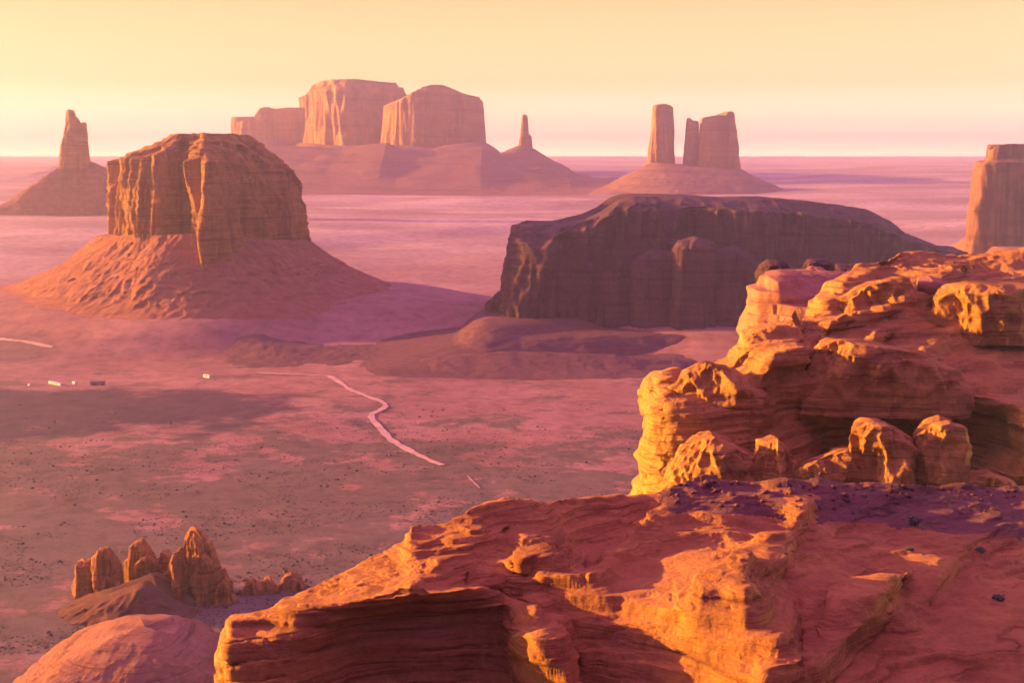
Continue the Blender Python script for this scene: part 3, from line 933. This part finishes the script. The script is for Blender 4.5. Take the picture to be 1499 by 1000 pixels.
DK = dict(n=420, flute=(5.5, 3.0, .9), wl=(20, 8, 2.6), zst=1.3, sm=.03, rows=[12, 20, 18, 12], steps=2.6, foot=[(-1, .3), (-.9, -.35), (-.45, -.85), (.2, -1), (.9, -.8), (1, .2), (.6, .9), (-.6, .9)])
for D_, dp, lv in (
        (310, .42, [(1160, 1424, [(1160, 604), (1424, 604)], 1, .5), (1164, 1420, [(1164, 560), (1200, 548), (1300, 556), (1420, 566)], .97, 1), (1175, 1408, [(1175, 528), (1200, 512), (1300, 522), (1408, 540)], .82, 1), (1192, 1392, [(1192, 506), (1222, 497), (1320, 509), (1392, 526)], .5, .6), (1230, 1370, [(1230, 496), (1370, 516)], .2, .3)]),
        (307, .55, [(976, 1124, [(976, 640), (1124, 640)], 1, .5), (978, 1122, [(978, 592), (1122, 602)], .96, 1), (984, 1114, [(984, 560), (1002, 546), (1060, 550), (1114, 576)], .82, 1), (1000, 1096, [(1000, 541), (1035, 529), (1070, 537), (1096, 556)], .5, .6), (1020, 1080, [(1020, 530), (1080, 540)], .2, .3)]),
        (343, .5, [(1366, 1560, [(1366, 500), (1560, 500)], 1, .5), (1368, 1556, [(1368, 468), (1556, 472)], .96, 1), (1378, 1545, [(1378, 436), (1400, 424), (1545, 432)], .82, 1), (1394, 1530, [(1394, 420), (1425, 413), (1530, 420)], .5, .6), (1420, 1500, [(1420, 411), (1500, 415)], .2, .3)]),
        (350, .5, [(1196, 1352, [(1196, 490), (1352, 490)], 1, .5), (1198, 1350, [(1198, 470), (1240, 448), (1350, 456)], .96, 1), (1210, 1340, [(1210, 452), (1250, 430), (1340, 428)], .82, 1), (1232, 1330, [(1232, 436), (1275, 414), (1330, 408)], .5, .6), (1260, 1320, [(1260, 420), (1320, 404)], .2, .3)]),
        (313, .8, [(1102, 1164, [(1102, 606), (1164, 606)], 1, .4), (1106, 1160, [(1106, 575), (1135, 552), (1160, 560)], .95, .8), (1112, 1156, [(1112, 562), (1140, 538), (1156, 540)], .8, .6), (1122, 1152, [(1122, 552), (1144, 533), (1152, 532)], .5, .4), (1130, 1150, [(1130, 544), (1150, 531)], .2, .2)])):
    part('dome', *stack(D_, lv, depth=dp, **DK), M_MID, rootB)

# --- pink block behind the mid ledge
cs = [1080, 1094, 1110, 1140, 1165, 1190, 1215, 1245, 1280, 1330]
Cc = [list(zip([560, 560, 560, 560, 560, 560, 560, 560, 560, 560], [540] * 10)),
      list(zip([520, 416, 402, 388, 390, 392, 396, 398, 401, 405], [505, 505, 508, 512, 515, 518, 520, 522, 524, 526])),
      list(zip([525, 420, 412, 404, 404, 404, 405, 406, 410, 415], [498, 497, 496, 496, 498, 500, 502, 504, 506, 508])),
      list(zip([530, 430, 426, 424, 424, 424, 424, 424, 428, 430], [492, 488, 484, 480, 482, 484, 486, 488, 490, 492])),
      list(zip([535, 440, 434, 432, 434, 436, 438, 438, 440, 444], [490, 484, 478, 474, 476, 480, 482, 484, 486, 488])),
      list(zip([540, 470, 468, 466, 466, 468, 468, 470, 470, 470], [488, 482, 474, 470, 464, 462, 462, 464, 466, 468])),
      list(zip([560, 520, 520, 520, 520, 520, 520, 520, 520, 520], [487, 480, 470, 464, 460, 458, 458, 458, 458, 458])),
      list(zip([900] * 10, [485, 478, 466, 458, 452, 450, 450, 450, 450, 450]))]
PC = loft(cs, Cc, 1082, 1330, 340, [10, 30, 30, 14, 40, 40, 12], 2, 1.6)
PC = rock_disp(PC, (3.0, 20.), (1.0, 3.0), (1.2, 12.), seed=40, ter=((4.0, .8, 3.), (1.5, .6, 8.)))
solo('rock_ledge', PC.reshape(-1, 3), grid_faces(*PC.shape[:2]), M_BLOCK, 'pink rock shoulder between the dark mesa and the sunlit orange ledge', 'rock ledge')
for (xl, xr, yt, D) in ((1112, 1158, 380, 560), (1172, 1222, 379, 570), (1212, 1270, 386, 565)):
    solo('rock_dome', *stack(D, [(xl - 6, xr + 6, [(xl, 440), (xr, 440)], 1, .6), (xl, xr, [(xl, yt + 14), (xr, yt + 14)], .95, 1), (xl + 5, xr - 6, [(xl, yt + 5), (xr, yt + 6)], .75, .6), (xl + 11, xr - 14, [(xl, yt), (xr, yt + 1)], .35, .3)], n=200, rows=12, depth=1, flute=(4, 2.4, 1), wl=(13, 6, 3), zst=1.5, sm=.03, steps=2.5),
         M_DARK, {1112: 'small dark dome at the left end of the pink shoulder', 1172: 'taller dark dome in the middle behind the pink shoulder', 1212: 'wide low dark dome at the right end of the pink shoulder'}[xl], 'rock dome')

# --- near ledge
as_ = [292, 316, 334, 395, 430, 470, 520, 588, 600, 640, 690, 740, 765, 790, 830, 865, 910, 950, 985, 1025, 1085, 1120, 1150, 1200, 1250, 1350, 1499, 1570]
A = [
    # back foot
    list(zip([1100, 1060, 1000, 980, 960, 950, 940, 920, 915, 900, 890, 880, 880, 880, 880, 880, 880, 880, 860, 850, 850, 850, 850, 850, 850, 850, 850, 850], [112, 112, 112, 114, 116, 118, 120, 124, 125, 127, 130, 133, 134, 135, 138, 140, 144, 148, 152, 155, 157, 158, 159, 161, 163, 166, 170, 172])),
    # skyline
    list(zip([1060, 990, 905, 895, 878, 860, 832, 792, 766, 764, 742, 732, 729, 727, 723, 719, 719, 715, 699, 696, 697, 698, 699, 701, 703, 706, 712, 715], [103, 103, 103, 104, 105, 106, 108, 111, 111.5, 113, 115, 118, 119, 120, 122, 124, 126, 128, 130, 132, 134, 135, 136, 138, 140, 143, 146, 148])),
    # crest band lower edge / shelf front
    list(zip([1065, 995, 910, 899, 889, 876, 858, 832, 826, 812, 800, 778, 774, 772, 768, 786, 792, 774, 768, 765, 765, 768, 776, 774, 776, 790, 802, 806], [102, 102, 101.5, 102, 102, 103, 104, 106, 106, 107, 109, 112, 113, 114, 116, 115, 115, 118, 119, 120, 121, 121, 121, 123, 124, 124, 125, 126])),
    # under the shelf
    list(zip([1068, 998, 913, 902, 893, 882, 868, 846, 842, 832, 822, 806, 800, 796, 792, 804, 806, 790, 786, 782, 782, 784, 788, 786, 788, 800, 814, 818], [101.6, 101.6, 101, 101, 101, 101.5, 102, 103, 103, 104, 107, 109, 108, 109, 111, 112, 112.5, 115.5, 116.5, 117.5, 118.5, 119, 119.5, 121, 122, 122.5, 123, 124])),
    # mid slope
    list(zip([1070, 1000, 914, 903, 895, 885, 874, 854, 851, 845, 840, 828, 824, 814, 808, 818, 830, 824, 816, 812, 800, 796, 798, 810, 815, 830, 850, 856], [101.3, 101.3, 100.5, 100.6, 100.5, 100.5, 100.6, 101, 101, 103, 105, 107, 105, 106.5, 108, 109.5, 109, 110, 111, 111, 113, 115, 116, 116.5, 117, 117, 116, 116])),
    # nose / dividing ridge
    list(zip([1072, 1002, 915, 904, 896, 888, 878, 860, 858, 857, 858, 852, 848, 836, 827, 842, 876, 882, 876, 852, 816, 822, 830, 846, 850, 870, 895, 902], [101, 101, 100.2, 100.3, 100.2, 100, 99.8, 99.6, 99.6, 101.5, 103.5, 105.5, 106, 105, 105, 104, 102.5, 101.5, 101, 100.5, 102.5, 105, 109, 109, 110, 109, 107, 107])),
    # top of the lit wall
    list(zip([1074, 1003, 915.5, 904.5, 896.5, 889, 880, 862, 860, 860, 862, 864, 862, 890, 915, 925, 920, 908, 896, 874, 884, 922, 960, 950, 905, 920, 945, 952], [100.8, 100.8, 100, 100.1, 100, 99.7, 99.4, 99.2, 99.2, 100.5, 102.8, 105, 104.8, 102.5, 101, 100, 99, 98.2, 97.6, 96, 95.2, 96.6, 98.2, 100.5, 103, 102, 100, 99])),
    # foot of the lit wall / gully floor
    list(zip([1076, 1004, 916, 905, 897, 890, 882, 864, 862, 862, 865, 880, 930, 965, 1000, 1020, 1035, 1045, 1045, 1045, 1040, 1035, 1040, 1020, 985, 985, 1000, 1005], [100.6, 100.6, 99.8, 99.9, 99.7, 99.3, 99.0, 98.9, 98.9, 99.8, 102.2, 104.2, 102.8, 99.5, 97, 96.2, 95, 93.6, 92.3, 92, 89.6, 87.6, 86.8, 91.5, 96, 96, 95, 94])),
    # brow of the dark cliff
    list(zip([1080, 1005, 917, 907, 898, 891, 884, 866, 864, 864, 867, 880, 898, 921, 962, 1012, 1080, 1100, 1100, 1090, 1085, 1080, 1070, 1060, 1050, 1050, 1060, 1065], [100.4, 100.4, 99.2, 99.2, 99, 98.8, 98.6, 98.3, 98.3, 99, 101.3, 103, 101.3, 98.3, 96.2, 94.8, 93, 91.5, 90, 89.5, 87, 85.5, 84.8, 88.5, 90, 90, 88, 87])),
    # cliff upper
    list(zip([1090, 1020, 935, 930, 925, 922, 918, 905, 903, 903, 905, 915, 930, 950, 990, 1040, 1110, 1130, 1130, 1120, 1115, 1110, 1110, 1110, 1110, 1110, 1110, 1110], [100, 99.8, 97.2, 97.2, 97.4, 98.6, 100.4, 101.4, 101.6, 102.0, 102.6, 102.6, 98.6, 96, 94.4, 92.8, 92, 91, 90, 88, 85, 86, 87, 87, 86, 85, 84, 83])),
    # cliff foot
    list(zip([1180, 1180, 1180, 1180, 1180, 1180, 1180, 1180, 1180, 1180, 1180, 1180, 1180, 1180, 1180, 1180, 1200, 1200, 1200, 1200, 1200, 1200, 1200, 1200, 1200, 1200, 1200, 1200], [99, 98, 94, 93.5, 94.5, 96.5, 99.6, 101.6, 101.8, 101.6, 101, 99.5, 95, 93.2, 91, 90.5, 90, 89, 88, 86, 83, 83, 83, 83, 82, 80, 79, 78])),
    list(zip([2600] * 28, [96, 95, 90, 89, 89, 89, 90, 90, 90, 90, 90, 88, 87, 86, 85, 85, 84, 83, 82, 80, 78, 78, 78, 77, 76, 75, 74, 73])),
]
PA = loft(as_, A, 295, 1565, 1270, [16, 70, 22, 34, 40, 44, 60, 26, 34, 60, 20], 3.0, 2.2)
PA = riser(PA, [(1318, 872), (1290, 912), (1262, 945), (1232, 982), (1205, 1015)], 2.2, 10, 210)
PA = riser(PA, [(762, 842), (790, 880), (826, 922), (866, 972)], .7, 12, 120)
PA = riser(PA, [(1112, 868), (1130, 910), (1168, 968)], .9, 7, 70)
PA = riser(PA, [(735, 780), (705, 800), (690, 835)], .5, 12, 70)
PA = riser(PA, [(1440, 800), (1400, 830), (1380, 860)], .8, 10, 120)
PA = riser(PA, [(1160, 712), (1186, 745), (1178, 775), (1160, 800)], 1.2, 10, 70)
PA = riser(PA, [(868, 838), (890, 800), (930, 770), (965, 735)], -.9, 14, 90)
PA = rock_disp(PA, (.95, 8.0), (.34, .62), (.35, 3.2), dip=(-.06, .10), seed=80, ter=((1.7, .6, 2.), (.6, .9, 7.), (.24, .8, 11.)))
rootA = thing('rock_ledge', 'nearest slickrock ledge, folded pink and orange, with a dark hollow cliff at its left', 'rock ledge', (10, 105, 240))
slabA = part('slab', PA.reshape(-1, 3), grid_faces(*PA.shape[:2]), M_NEAR, rootA)
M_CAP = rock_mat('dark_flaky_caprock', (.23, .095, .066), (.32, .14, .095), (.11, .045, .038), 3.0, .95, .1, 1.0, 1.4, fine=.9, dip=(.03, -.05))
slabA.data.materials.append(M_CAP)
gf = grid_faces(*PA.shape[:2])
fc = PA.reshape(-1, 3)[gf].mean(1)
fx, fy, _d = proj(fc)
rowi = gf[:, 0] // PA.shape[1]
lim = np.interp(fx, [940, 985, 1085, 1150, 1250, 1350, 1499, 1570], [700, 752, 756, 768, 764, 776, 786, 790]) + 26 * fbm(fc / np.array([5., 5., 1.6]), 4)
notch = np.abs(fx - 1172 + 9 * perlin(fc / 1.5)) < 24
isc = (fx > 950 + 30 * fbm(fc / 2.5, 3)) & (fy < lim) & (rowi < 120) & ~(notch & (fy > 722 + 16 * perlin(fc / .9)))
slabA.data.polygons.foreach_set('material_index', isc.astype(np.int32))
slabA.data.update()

# ------------------------------------------------------------------ pinnacles low on the left, their mound and a slickrock dome
mv, mf = stack(915, [(-70, 480, 'g', 1.1, .4), (20, 435, [(20, 910), (110, 894), (220, 886), (320, 912), (435, 922)], .75, .9), (85, 345, [(85, 885), (150, 868), (200, 851), (240, 872), (300, 903), (345, 912)], .4, .8), (130, 300, [(130, 870), (200, 846), (240, 870), (300, 900)], .15, .4)],
               n=360, rows=[14, 20, 12], depth=.42, flute=(6, 4, 2), wl=(40, 14, 5), zst=2, sm=.04)
struct('hill', mv, mf, rock_mat('dark_rubble', (.15, .055, .045), (.21, .085, .06), (.08, .035, .035), 8, .3, .1, .9, fine=.9))
PK = dict(n=260, rows=[20, 16, 8], flute=(5.0, 4.4, 1.8), wl=(16, 8, 3.2), zst=4.0, sm=.012, steps=5.0, foot=[(-1, -.5), (-.92, -.95), (-.75, -1.05), (.85, -.7), (1, -.3), (1, .6), (.5, 1), (-.8, .8)])


def pinnacle(label, D, xl, xr, top, yb, depth=.8, spread=3, foot=None):
    top = np.array(top, float)
    yt = top[:, 1]
    tm = [(p, y + (yb - y) * .07) for p, y in top]
    lv = [(xl - spread, xr + spread, [(xl, yb), (xr, yb)], 1, .6), (xl, xr, [(xl, yb - (yb - yt.mean()) * .45), (xr, yb - (yb - yt.mean()) * .45)], .95, 1),
          (top[0, 0] - 2, top[-1, 0] + 2, tm, .88, .7), (top[0, 0], top[-1, 0], [tuple(q) for q in top], .62, .25)]
    solo('rock_pinnacle', *stack(D, lv, depth=depth, seed=xl * 1.7, **(dict(PK, foot=foot) if foot else PK)), M_PINN, label, 'rock pinnacle', 'rock pinnacles on the dark mound')


pinnacle('stubby pinnacle at the left end of the mound, its left edge lit', 945, 90, 126, [(91, 830), (94, 824), (99, 820), (104, 824), (108, 821), (116, 820), (121, 828), (125, 834)], 885)
pinnacle('tall rounded pinnacle second from the left on the mound', 940, 123, 160, [(126, 810), (129, 803), (133, 805), (138, 802), (145, 808), (150, 816), (156, 822), (159, 836)], 890)
pinnacle('leaning blocky pinnacle at the back middle of the mound', 960, 169, 213, [(170, 818), (175, 812), (177, 797), (184, 793), (192, 791), (197, 797), (204, 806), (212, 812)], 862)
pinnacle('squat boulder like pinnacle low in front of the leaning blocky one', 950, 186, 214, [(188, 822), (193, 815), (200, 813), (206, 818), (212, 826)], 860)
pinnacle('small back pinnacle in the gap left of the bright orange ones', 958, 206, 236, [(208, 826), (213, 819), (219, 820), (222, 808), (230, 807), (235, 812)], 862)
pinnacle('slim pinnacle lit bright orange, left of the tallest one', 930, 229, 257, [(231, 838), (235, 824), (240, 814), (244, 806), (250, 805), (255, 812), (256, 826)], 895, depth=1.3, foot=[(-1, .5), (-.9, .1), (.05, -.95), (.25, -1), (1, -.35), (1, .6), (.4, 1), (-.8, .9)])
pinnacle('tallest pinnacle with a bright orange pointed head', 935, 254, 308, [(255, 808), (258, 788), (262, 778), (266, 776), (271, 780), (275, 779), (281, 788), (286, 790), (290, 806), (300, 816), (307, 830)], 915, depth=1.1, foot=[(-1, .5), (-.9, .1), (.05, -.95), (.25, -1), (1, -.35), (1, .6), (.4, 1), (-.8, .9)])
pinnacle('dark stepped pinnacle leaning on the right of the tallest one', 945, 284, 326, [(286, 790), (292, 793), (298, 802), (302, 822), (308, 834), (316, 836), (320, 846), (325, 850)], 925)
pinnacle('low pinnacle at the right foot of the mound with a lit left edge', 925, 303, 328, [(305, 862), (308, 853), (314, 850), (320, 851), (325, 858), (327, 870)], 930)
pinnacle('dark square pinnacle just left of the nearest ledge', 950, 342, 374, [(343, 866), (346, 856), (352, 852), (358, 849), (364, 854), (372, 856)], 925)
pinnacle('tilted slab pinnacle behind the tip of the nearest ledge', 955, 368, 404, [(370, 856), (375, 848), (381, 846), (388, 854), (394, 862), (402, 866)], 925)
pinnacle('rounded pinnacle farthest right, half hidden by the nearest ledge', 960, 396, 436, [(398, 862), (401, 850), (406, 843), (414, 841), (424, 842), (430, 847), (434, 858)], 920)

dv, df = stack(800, [(-60, 420, [(-60, 1100), (420, 1100)], 1, .4), (10, 318, [(10, 985), (60, 965), (318, 985)], .8, 1), (70, 290, [(70, 950), (100, 942), (250, 940), (290, 955)], .55, .9), (115, 262, [(115, 930), (150, 920), (220, 921), (262, 938)], .3, .5), (145, 240, [(145, 921), (180, 914), (215, 916), (240, 924)], .12, .3)],
               n=420, rows=[20, 20, 14, 10], depth=.9, flute=(4, 2.4, 1.2), wl=(40, 14, 5), zst=1.0, sm=.05)
solo('rock_dome', dv, df, rock_mat('pink_layered_slickrock', (.36, .14, .085), (.46, .20, .12), (.16, .06, .05), 12, .9, .12, .9, dip=(.05, .05)), 'smooth pink layered dome at the bottom left corner', 'rock dome')

# ------------------------------------------------------------------ roads on the valley floor
def road(pts, width, mat, n=160):
    pts = np.array(pts, float)
    G = ground_at(pts[:, 0], pts[:, 1])[:, :2]
    s = np.concatenate([[0], np.cumsum(np.hypot(*np.diff(G, axis=0).T))])
    t = np.linspace(0, s[-1], n)
    C = np.stack([np.interp(t, s, G[:, 0]), np.interp(t, s, G[:, 1])], 1)
    C = np.concatenate([C[:1], blur1(C, 2.2, 0)[1:-1], C[-1:]])
    T = np.gradient(C, axis=0)
    T /= np.linalg.norm(T, axis=1)[:, None]
    Nn = np.stack([-T[:, 1], T[:, 0]], 1)
    wv = width * (1 + .5 * perlin(np.stack([t / 60, 0 * t, 0 * t], 1)) + .5 * perlin(np.stack([t / 14, 0 * t + 3.3, 0 * t], 1)))
    rows = []
    for k in (-.5, -.2, .2, .5):
        q = C + Nn * (wv * k)[:, None]
        rows.append(np.stack([q[:, 0], q[:, 1], zg(q[:, 0], q[:, 1]) + .7], 1))
    P = np.array(rows)
    return struct('dirt_road', P.reshape(-1, 3), grid_faces(4, n), mat)


M_ROAD = plain_mat('pale_dirt', (.66, .40, .31), .95, .22, 14)
road([(482, 551), (492, 557), (504, 565), (512, 571), (540, 582), (560, 589), (566, 595), (556, 602), (544, 606), (543, 613), (555, 626), (572, 645), (600, 661), (636, 678), (648, 682)], 8, M_ROAD)
road([(376, 546), (400, 547.5), (440, 548.5), (482, 551)], 7, M_ROAD, 60)
road([(684, 698), (692, 706), (702, 716)], 1.6, M_ROAD, 30)
road([(-40, 493), (0, 497), (35, 500), (76, 509)], 9, M_ROAD, 60)


# ------------------------------------------------------------------ small buildings and trailers on the flats
def box(c, s):
    x, y, z = c
    a, b, h = s
    v = [(x + i * a / 2, y + j * b / 2, z + k * h) for k in (0, 1) for j in (-1, 1) for i in (-1, 1)]
    f = [(0, 2, 3, 1), (4, 5, 7, 6), (0, 1, 5, 4), (2, 6, 7, 3), (0, 4, 6, 2), (1, 3, 7, 5)]
    return np.array(v, float), np.array(f)


M_WHITE = plain_mat('white_painted_metal', (.80, .80, .80), .5, .06, 3)
M_GLASS = plain_mat('dark_window', (.03, .035, .05), .2, .1, 3)
M_TYRE = plain_mat('black_rubber', (.03, .03, .03), .9, .1, 1)
M_ROOF = plain_mat('brown_roofing', (.16, .10, .09), .9, .2, 3)


def trailer(px, py, L_, H_, label, cat, wheels=True):
    g = ground_at(px, py)[0]
    g[2] += .3
    r = thing('trailer' if cat == 'trailer' else 'parked_van', label, cat, tuple(g))
    r.rotation_euler = (0, 0, -.75)
    part('body', *box((g[0], g[1], g[2] + .6), (L_, 2.8, H_)), M_WHITE, r, False)
    part('window', *box((g[0], g[1] - 1.43, g[2] + .6 + H_ * .5), (L_ * .6, .06, H_ * .28)), M_GLASS, r, False)
    part('roof', *box((g[0], g[1], g[2] + .6 + H_ + .003), (L_ * .97, 2.6, .18)), M_WHITE, r, False)
    for sx_ in (-.32, .32):
        n = 12
        a = np.linspace(0, 2 * np.pi, n, endpoint=False)
        ring = np.stack([np.cos(a) * .5, 0 * a, np.sin(a) * .5 + .5], 1) + np.array([g[0] + sx_ * L_, g[1], g[2]])
        Vw = np.concatenate([ring + [0, -1.5, 0], ring + [0, 1.5, 0], [ring.mean(0) + [0, -1.5, 0]], [ring.mean(0) + [0, 1.5, 0]]])
        fs = [(i, (i + 1) % n, n + (i + 1) % n, n + i) for i in range(n)] + [((i + 1) % n, i, 2 * n, 2 * n) for i in range(0)]
        part('wheel', Vw, np.array(fs), M_TYRE, r)


trailer(303, 554, 14, 4.0, 'white camper van parked alone on the red flats, left of the road', 'van')
trailer(81, 564, 30, 3.0, 'long white trailer on the dark flat at far left', 'trailer')
trailer(109, 563, 7, 3.0, 'short white trailer between the long one and the small house', 'trailer')
trailer(43, 566, 4.5, 2.2, 'tiny white van left of the long white trailer', 'van')
g = ground_at(143, 564)[0]
hs = thing('house', 'low brown house on the dark flat, right of the white trailers', 'house', tuple(g))
part('wall', *box((g[0], g[1], g[2]), (17, 8, 3.4)), plain_mat('tan_wall', (.30, .2, .17), .9, .1, 4), hs, False)
v, f = box((g[0], g[1], g[2] + 3.402), (18, 9, 2.2))
v[4:, 1] = g[1] + (v[4:, 1] - g[1]) * .08
rf_ = part('roof', v, f, M_ROOF, hs, False)
part('door', *box((g[0] - 3, g[1] - 4.03, g[2]), (1.2, .06, 2.2)), M_GLASS, hs, False)
part('window', *box((g[0] + 4, g[1] - 4.03, g[2] + 1.2), (2.4, .06, 1.2)), M_WHITE, hs, False)

# ------------------------------------------------------------------ scrub on the flats: one mass
M_SCRUB = plain_mat('sage_scrub', (.11, .09, .06), .95, .35, 6)
nb = 9000
sp = rng.uniform(-40, 960, nb * 2)
sy = 590 + 370 * rng.random(nb * 2) ** .9
G = ground_at(sp, sy)
dens = fbm(np.stack([G[:, 0], G[:, 1], 0 * G[:, 0]], 1) / 120., 3)
G = G[dens > -.06][:nb]
base = []
for k in range(3):
    h = (0, .55, 1.0)[k]
    rr = (1.0, .85, .12)[k]
    a = np.linspace(0, 2 * np.pi, 6, endpoint=False) + k
    base.append(np.stack([np.cos(a) * rr, np.sin(a) * rr, 0 * a + h], 1))
base = np.concatenate(base)
bf = grid_faces(3, 6, True)
sc = rng.uniform(.3, .85, len(G)) * (1 + (rng.random(len(G)) < .10) * rng.uniform(.4, 1.5, len(G)))
jit = 1 + rng.uniform(-.3, .3, (len(G), 18, 1))
Vs = (base[None] * jit * sc[:, None, None] * np.array([1, 1, .8]) + G[:, None, :]).reshape(-1, 3)
Fs = (bf[None] + (np.arange(len(G)) * 18)[:, None, None]).reshape(-1, 4)
tag(mesh_obj('scrub', Vs, Fs, M_SCRUB), 'low sage scrub scattered over the valley floor', 'scrub', kind='stuff')

# ------------------------------------------------------------------ loose stones and shrubs on the near ledge
PAf = PA.reshape(-1, 3)
pax, pay, pad_ = proj(PAf)
PBf = PB.reshape(-1, 3)
pbx, pby, pbd = proj(PBf)


def pick(px, py, which='A'):
    X, Y, Dp, P = (pax, pay, pad_, PAf) if which == 'A' else (pbx, pby, pbd, PBf)
    m = np.hypot(X - px, Y - py)
    idx = np.where(m < max(2.5, m.min() + .5))[0]
    return P[idx[np.argmin(Dp[idx])]]


def stone_mesh(n, m, seed):
    r = np.random.default_rng(seed)
    th = np.linspace(0, np.pi, m)
    ph = np.linspace(0, 2 * np.pi, n, endpoint=False)
    T, Pp = np.meshgrid(th, ph, indexing='ij')
    d = np.stack([np.sin(T) * np.cos(Pp), np.sin(T) * np.sin(Pp), np.cos(T)], -1).reshape(-1, 3)
    pl = r.normal(size=(9, 3))
    pl /= np.linalg.norm(pl, axis=1)[:, None]
    h = r.uniform(.62, .95, 9)
    rad = np.min(np.where(d @ pl.T > .05, h / np.maximum(d @ pl.T, .05), 9), axis=1)
    rad = np.minimum(rad, 1.05)
    return d * rad[:, None], grid_faces(m, n, True)


st_protos = []
for k in range(5):
    v, f = stone_mesh(18, 12, 50 + k)
    o = mesh_obj('loose_stone', v * np.array([1, .8, .55]), f, M_CAP)
    st_protos.append(o)
cnt = 0
for k in range(95):
    px = random.uniform(1150, 1495) if k % 4 else random.uniform(985, 1150)
    t = random.random() ** 1.7
    ry = 700 + (px - 985) / 514 * 14
    py = ry + 4 + t * 40
    p = pick(px, py)
    o = st_protos[k] if k < 5 else st_protos[k % 5].copy()
    if k >= 5:
        COL.objects.link(o)
    s = random.uniform(.15, .42) * (1.5 if random.random() < .12 else 1)
    o.location = (p[0], p[1], p[2] + s * .15)
    o.scale = (s, s, s)
    o.rotation_euler = (random.uniform(-.2, .2), random.uniform(-.2, .2), random.uniform(0, 6.28))
    tag(o, 'small loose stone lying on the dark flat shelf of the nearest ledge', 'stone', 'loose stones on the dark shelf')

bv, bf_ = stone_mesh(60, 40, 77)
p = pick(1358, 424, 'B')
bo = mesh_obj('boulder', bv * np.array([4.3, 3.4, 2.9]), bf_, M_BLOCK)
bo.location = (p[0], p[1] - .5, p[2] + 1.3)
bo.rotation_euler = (.1, .12, .3)
tag(bo, 'rounded pink boulder perched near the top of the sunlit orange ledge', 'boulder')

M_LEAF = plain_mat('desert_shrub_leaf', (.20, .19, .11), .8, .4, .4)
M_STEM = plain_mat('shrub_stem', (.10, .06, .045), .9, .2, .3)


def shrub(px, py, w_, h_, label, seed, which='A'):
    r = np.random.default_rng(seed)
    p = pick(px, py, which)
    root = thing('shrub', label, 'shrub', (p[0], p[1], p[2] - .05), 'desert shrubs on the near ledge')
    n = 700
    d = r.normal(size=(n, 3))
    d /= np.linalg.norm(d, axis=1)[:, None]
    rad = r.random(n) ** .4
    c = d * rad[:, None] * np.array([w_ / 2, w_ / 2, h_ * .5]) + np.array([0, 0, h_ * .55])
    c += .12 * w_ * np.stack([perlin(c * 3 / w_ + 1), perlin(c * 3 / w_ + 9), perlin(c * 3 / w_ + 20)], 1)
    c[:, 2] = np.maximum(c[:, 2], .03)
    a = r.normal(size=(n, 3)) * .075
    b = r.normal(size=(n, 3)) * .05
    q = np.stack([c - a, c + b, c + a, c - b], 1).reshape(-1, 3)
    mesh_obj('foliage', q, np.arange(n * 4).reshape(-1, 4), M_LEAF, root, False)
    vs, fs = [], []
    for k in range(6):
        an = r.uniform(0, 6.28)
        e = np.array([math.cos(an) * w_ * .3, math.sin(an) * w_ * .3, h_ * .7])
        o = len(vs)
        for tt, rr in ((0, .03), (1, .01)):
            for j in range(4):
                vs.append(e * tt + np.array([math.cos(j * 1.57) * rr, math.sin(j * 1.57) * rr, 0]))
        fs += [(o + j, o + (j + 1) % 4, o + 4 + (j + 1) % 4, o + 4 + j) for j in range(4)]
    mesh_obj('stem', np.array(vs), np.array(fs), M_STEM, root)


shrub(1341, 767, 1.15, .8, 'dark green shrub on the shaded shelf, the biggest and highest of its kind', 1)
shrub(1332, 804, .6, .28, 'small shrub on pale rock just below the shaded shelf', 2)
shrub(1437, 806, .7, .3, 'low shrub on the pale folded rock near the right edge', 3)
shrub(1462, 875, .9, .28, 'flat grey green shrub on smooth pink rock at the right', 4)

# ------------------------------------------------------------------ haze
hz_v, hz_f = box((0, 20400, -12), (53000, 41500, 860))
hm = bpy.data.materials.new('haze_air')
hm.use_nodes = True
t = hm.node_tree
t.nodes.clear()
mo = t.nodes.new('ShaderNodeOutputMaterial')
pv = t.nodes.new('ShaderNodeVolumePrincipled')
pv.inputs['Color'].default_value = (.92, .79, .98, 1)
pv.inputs['Density'].default_value = 6.8e-5
pv.inputs['Anisotropy'].default_value = .82
t.links.new(pv.outputs[0], mo.inputs['Volume'])
hb = mesh_obj('haze', hz_v, hz_f, hm, None, False)
tag(hb, 'pale pink evening haze filling the valley air', 'haze', kind='stuff')
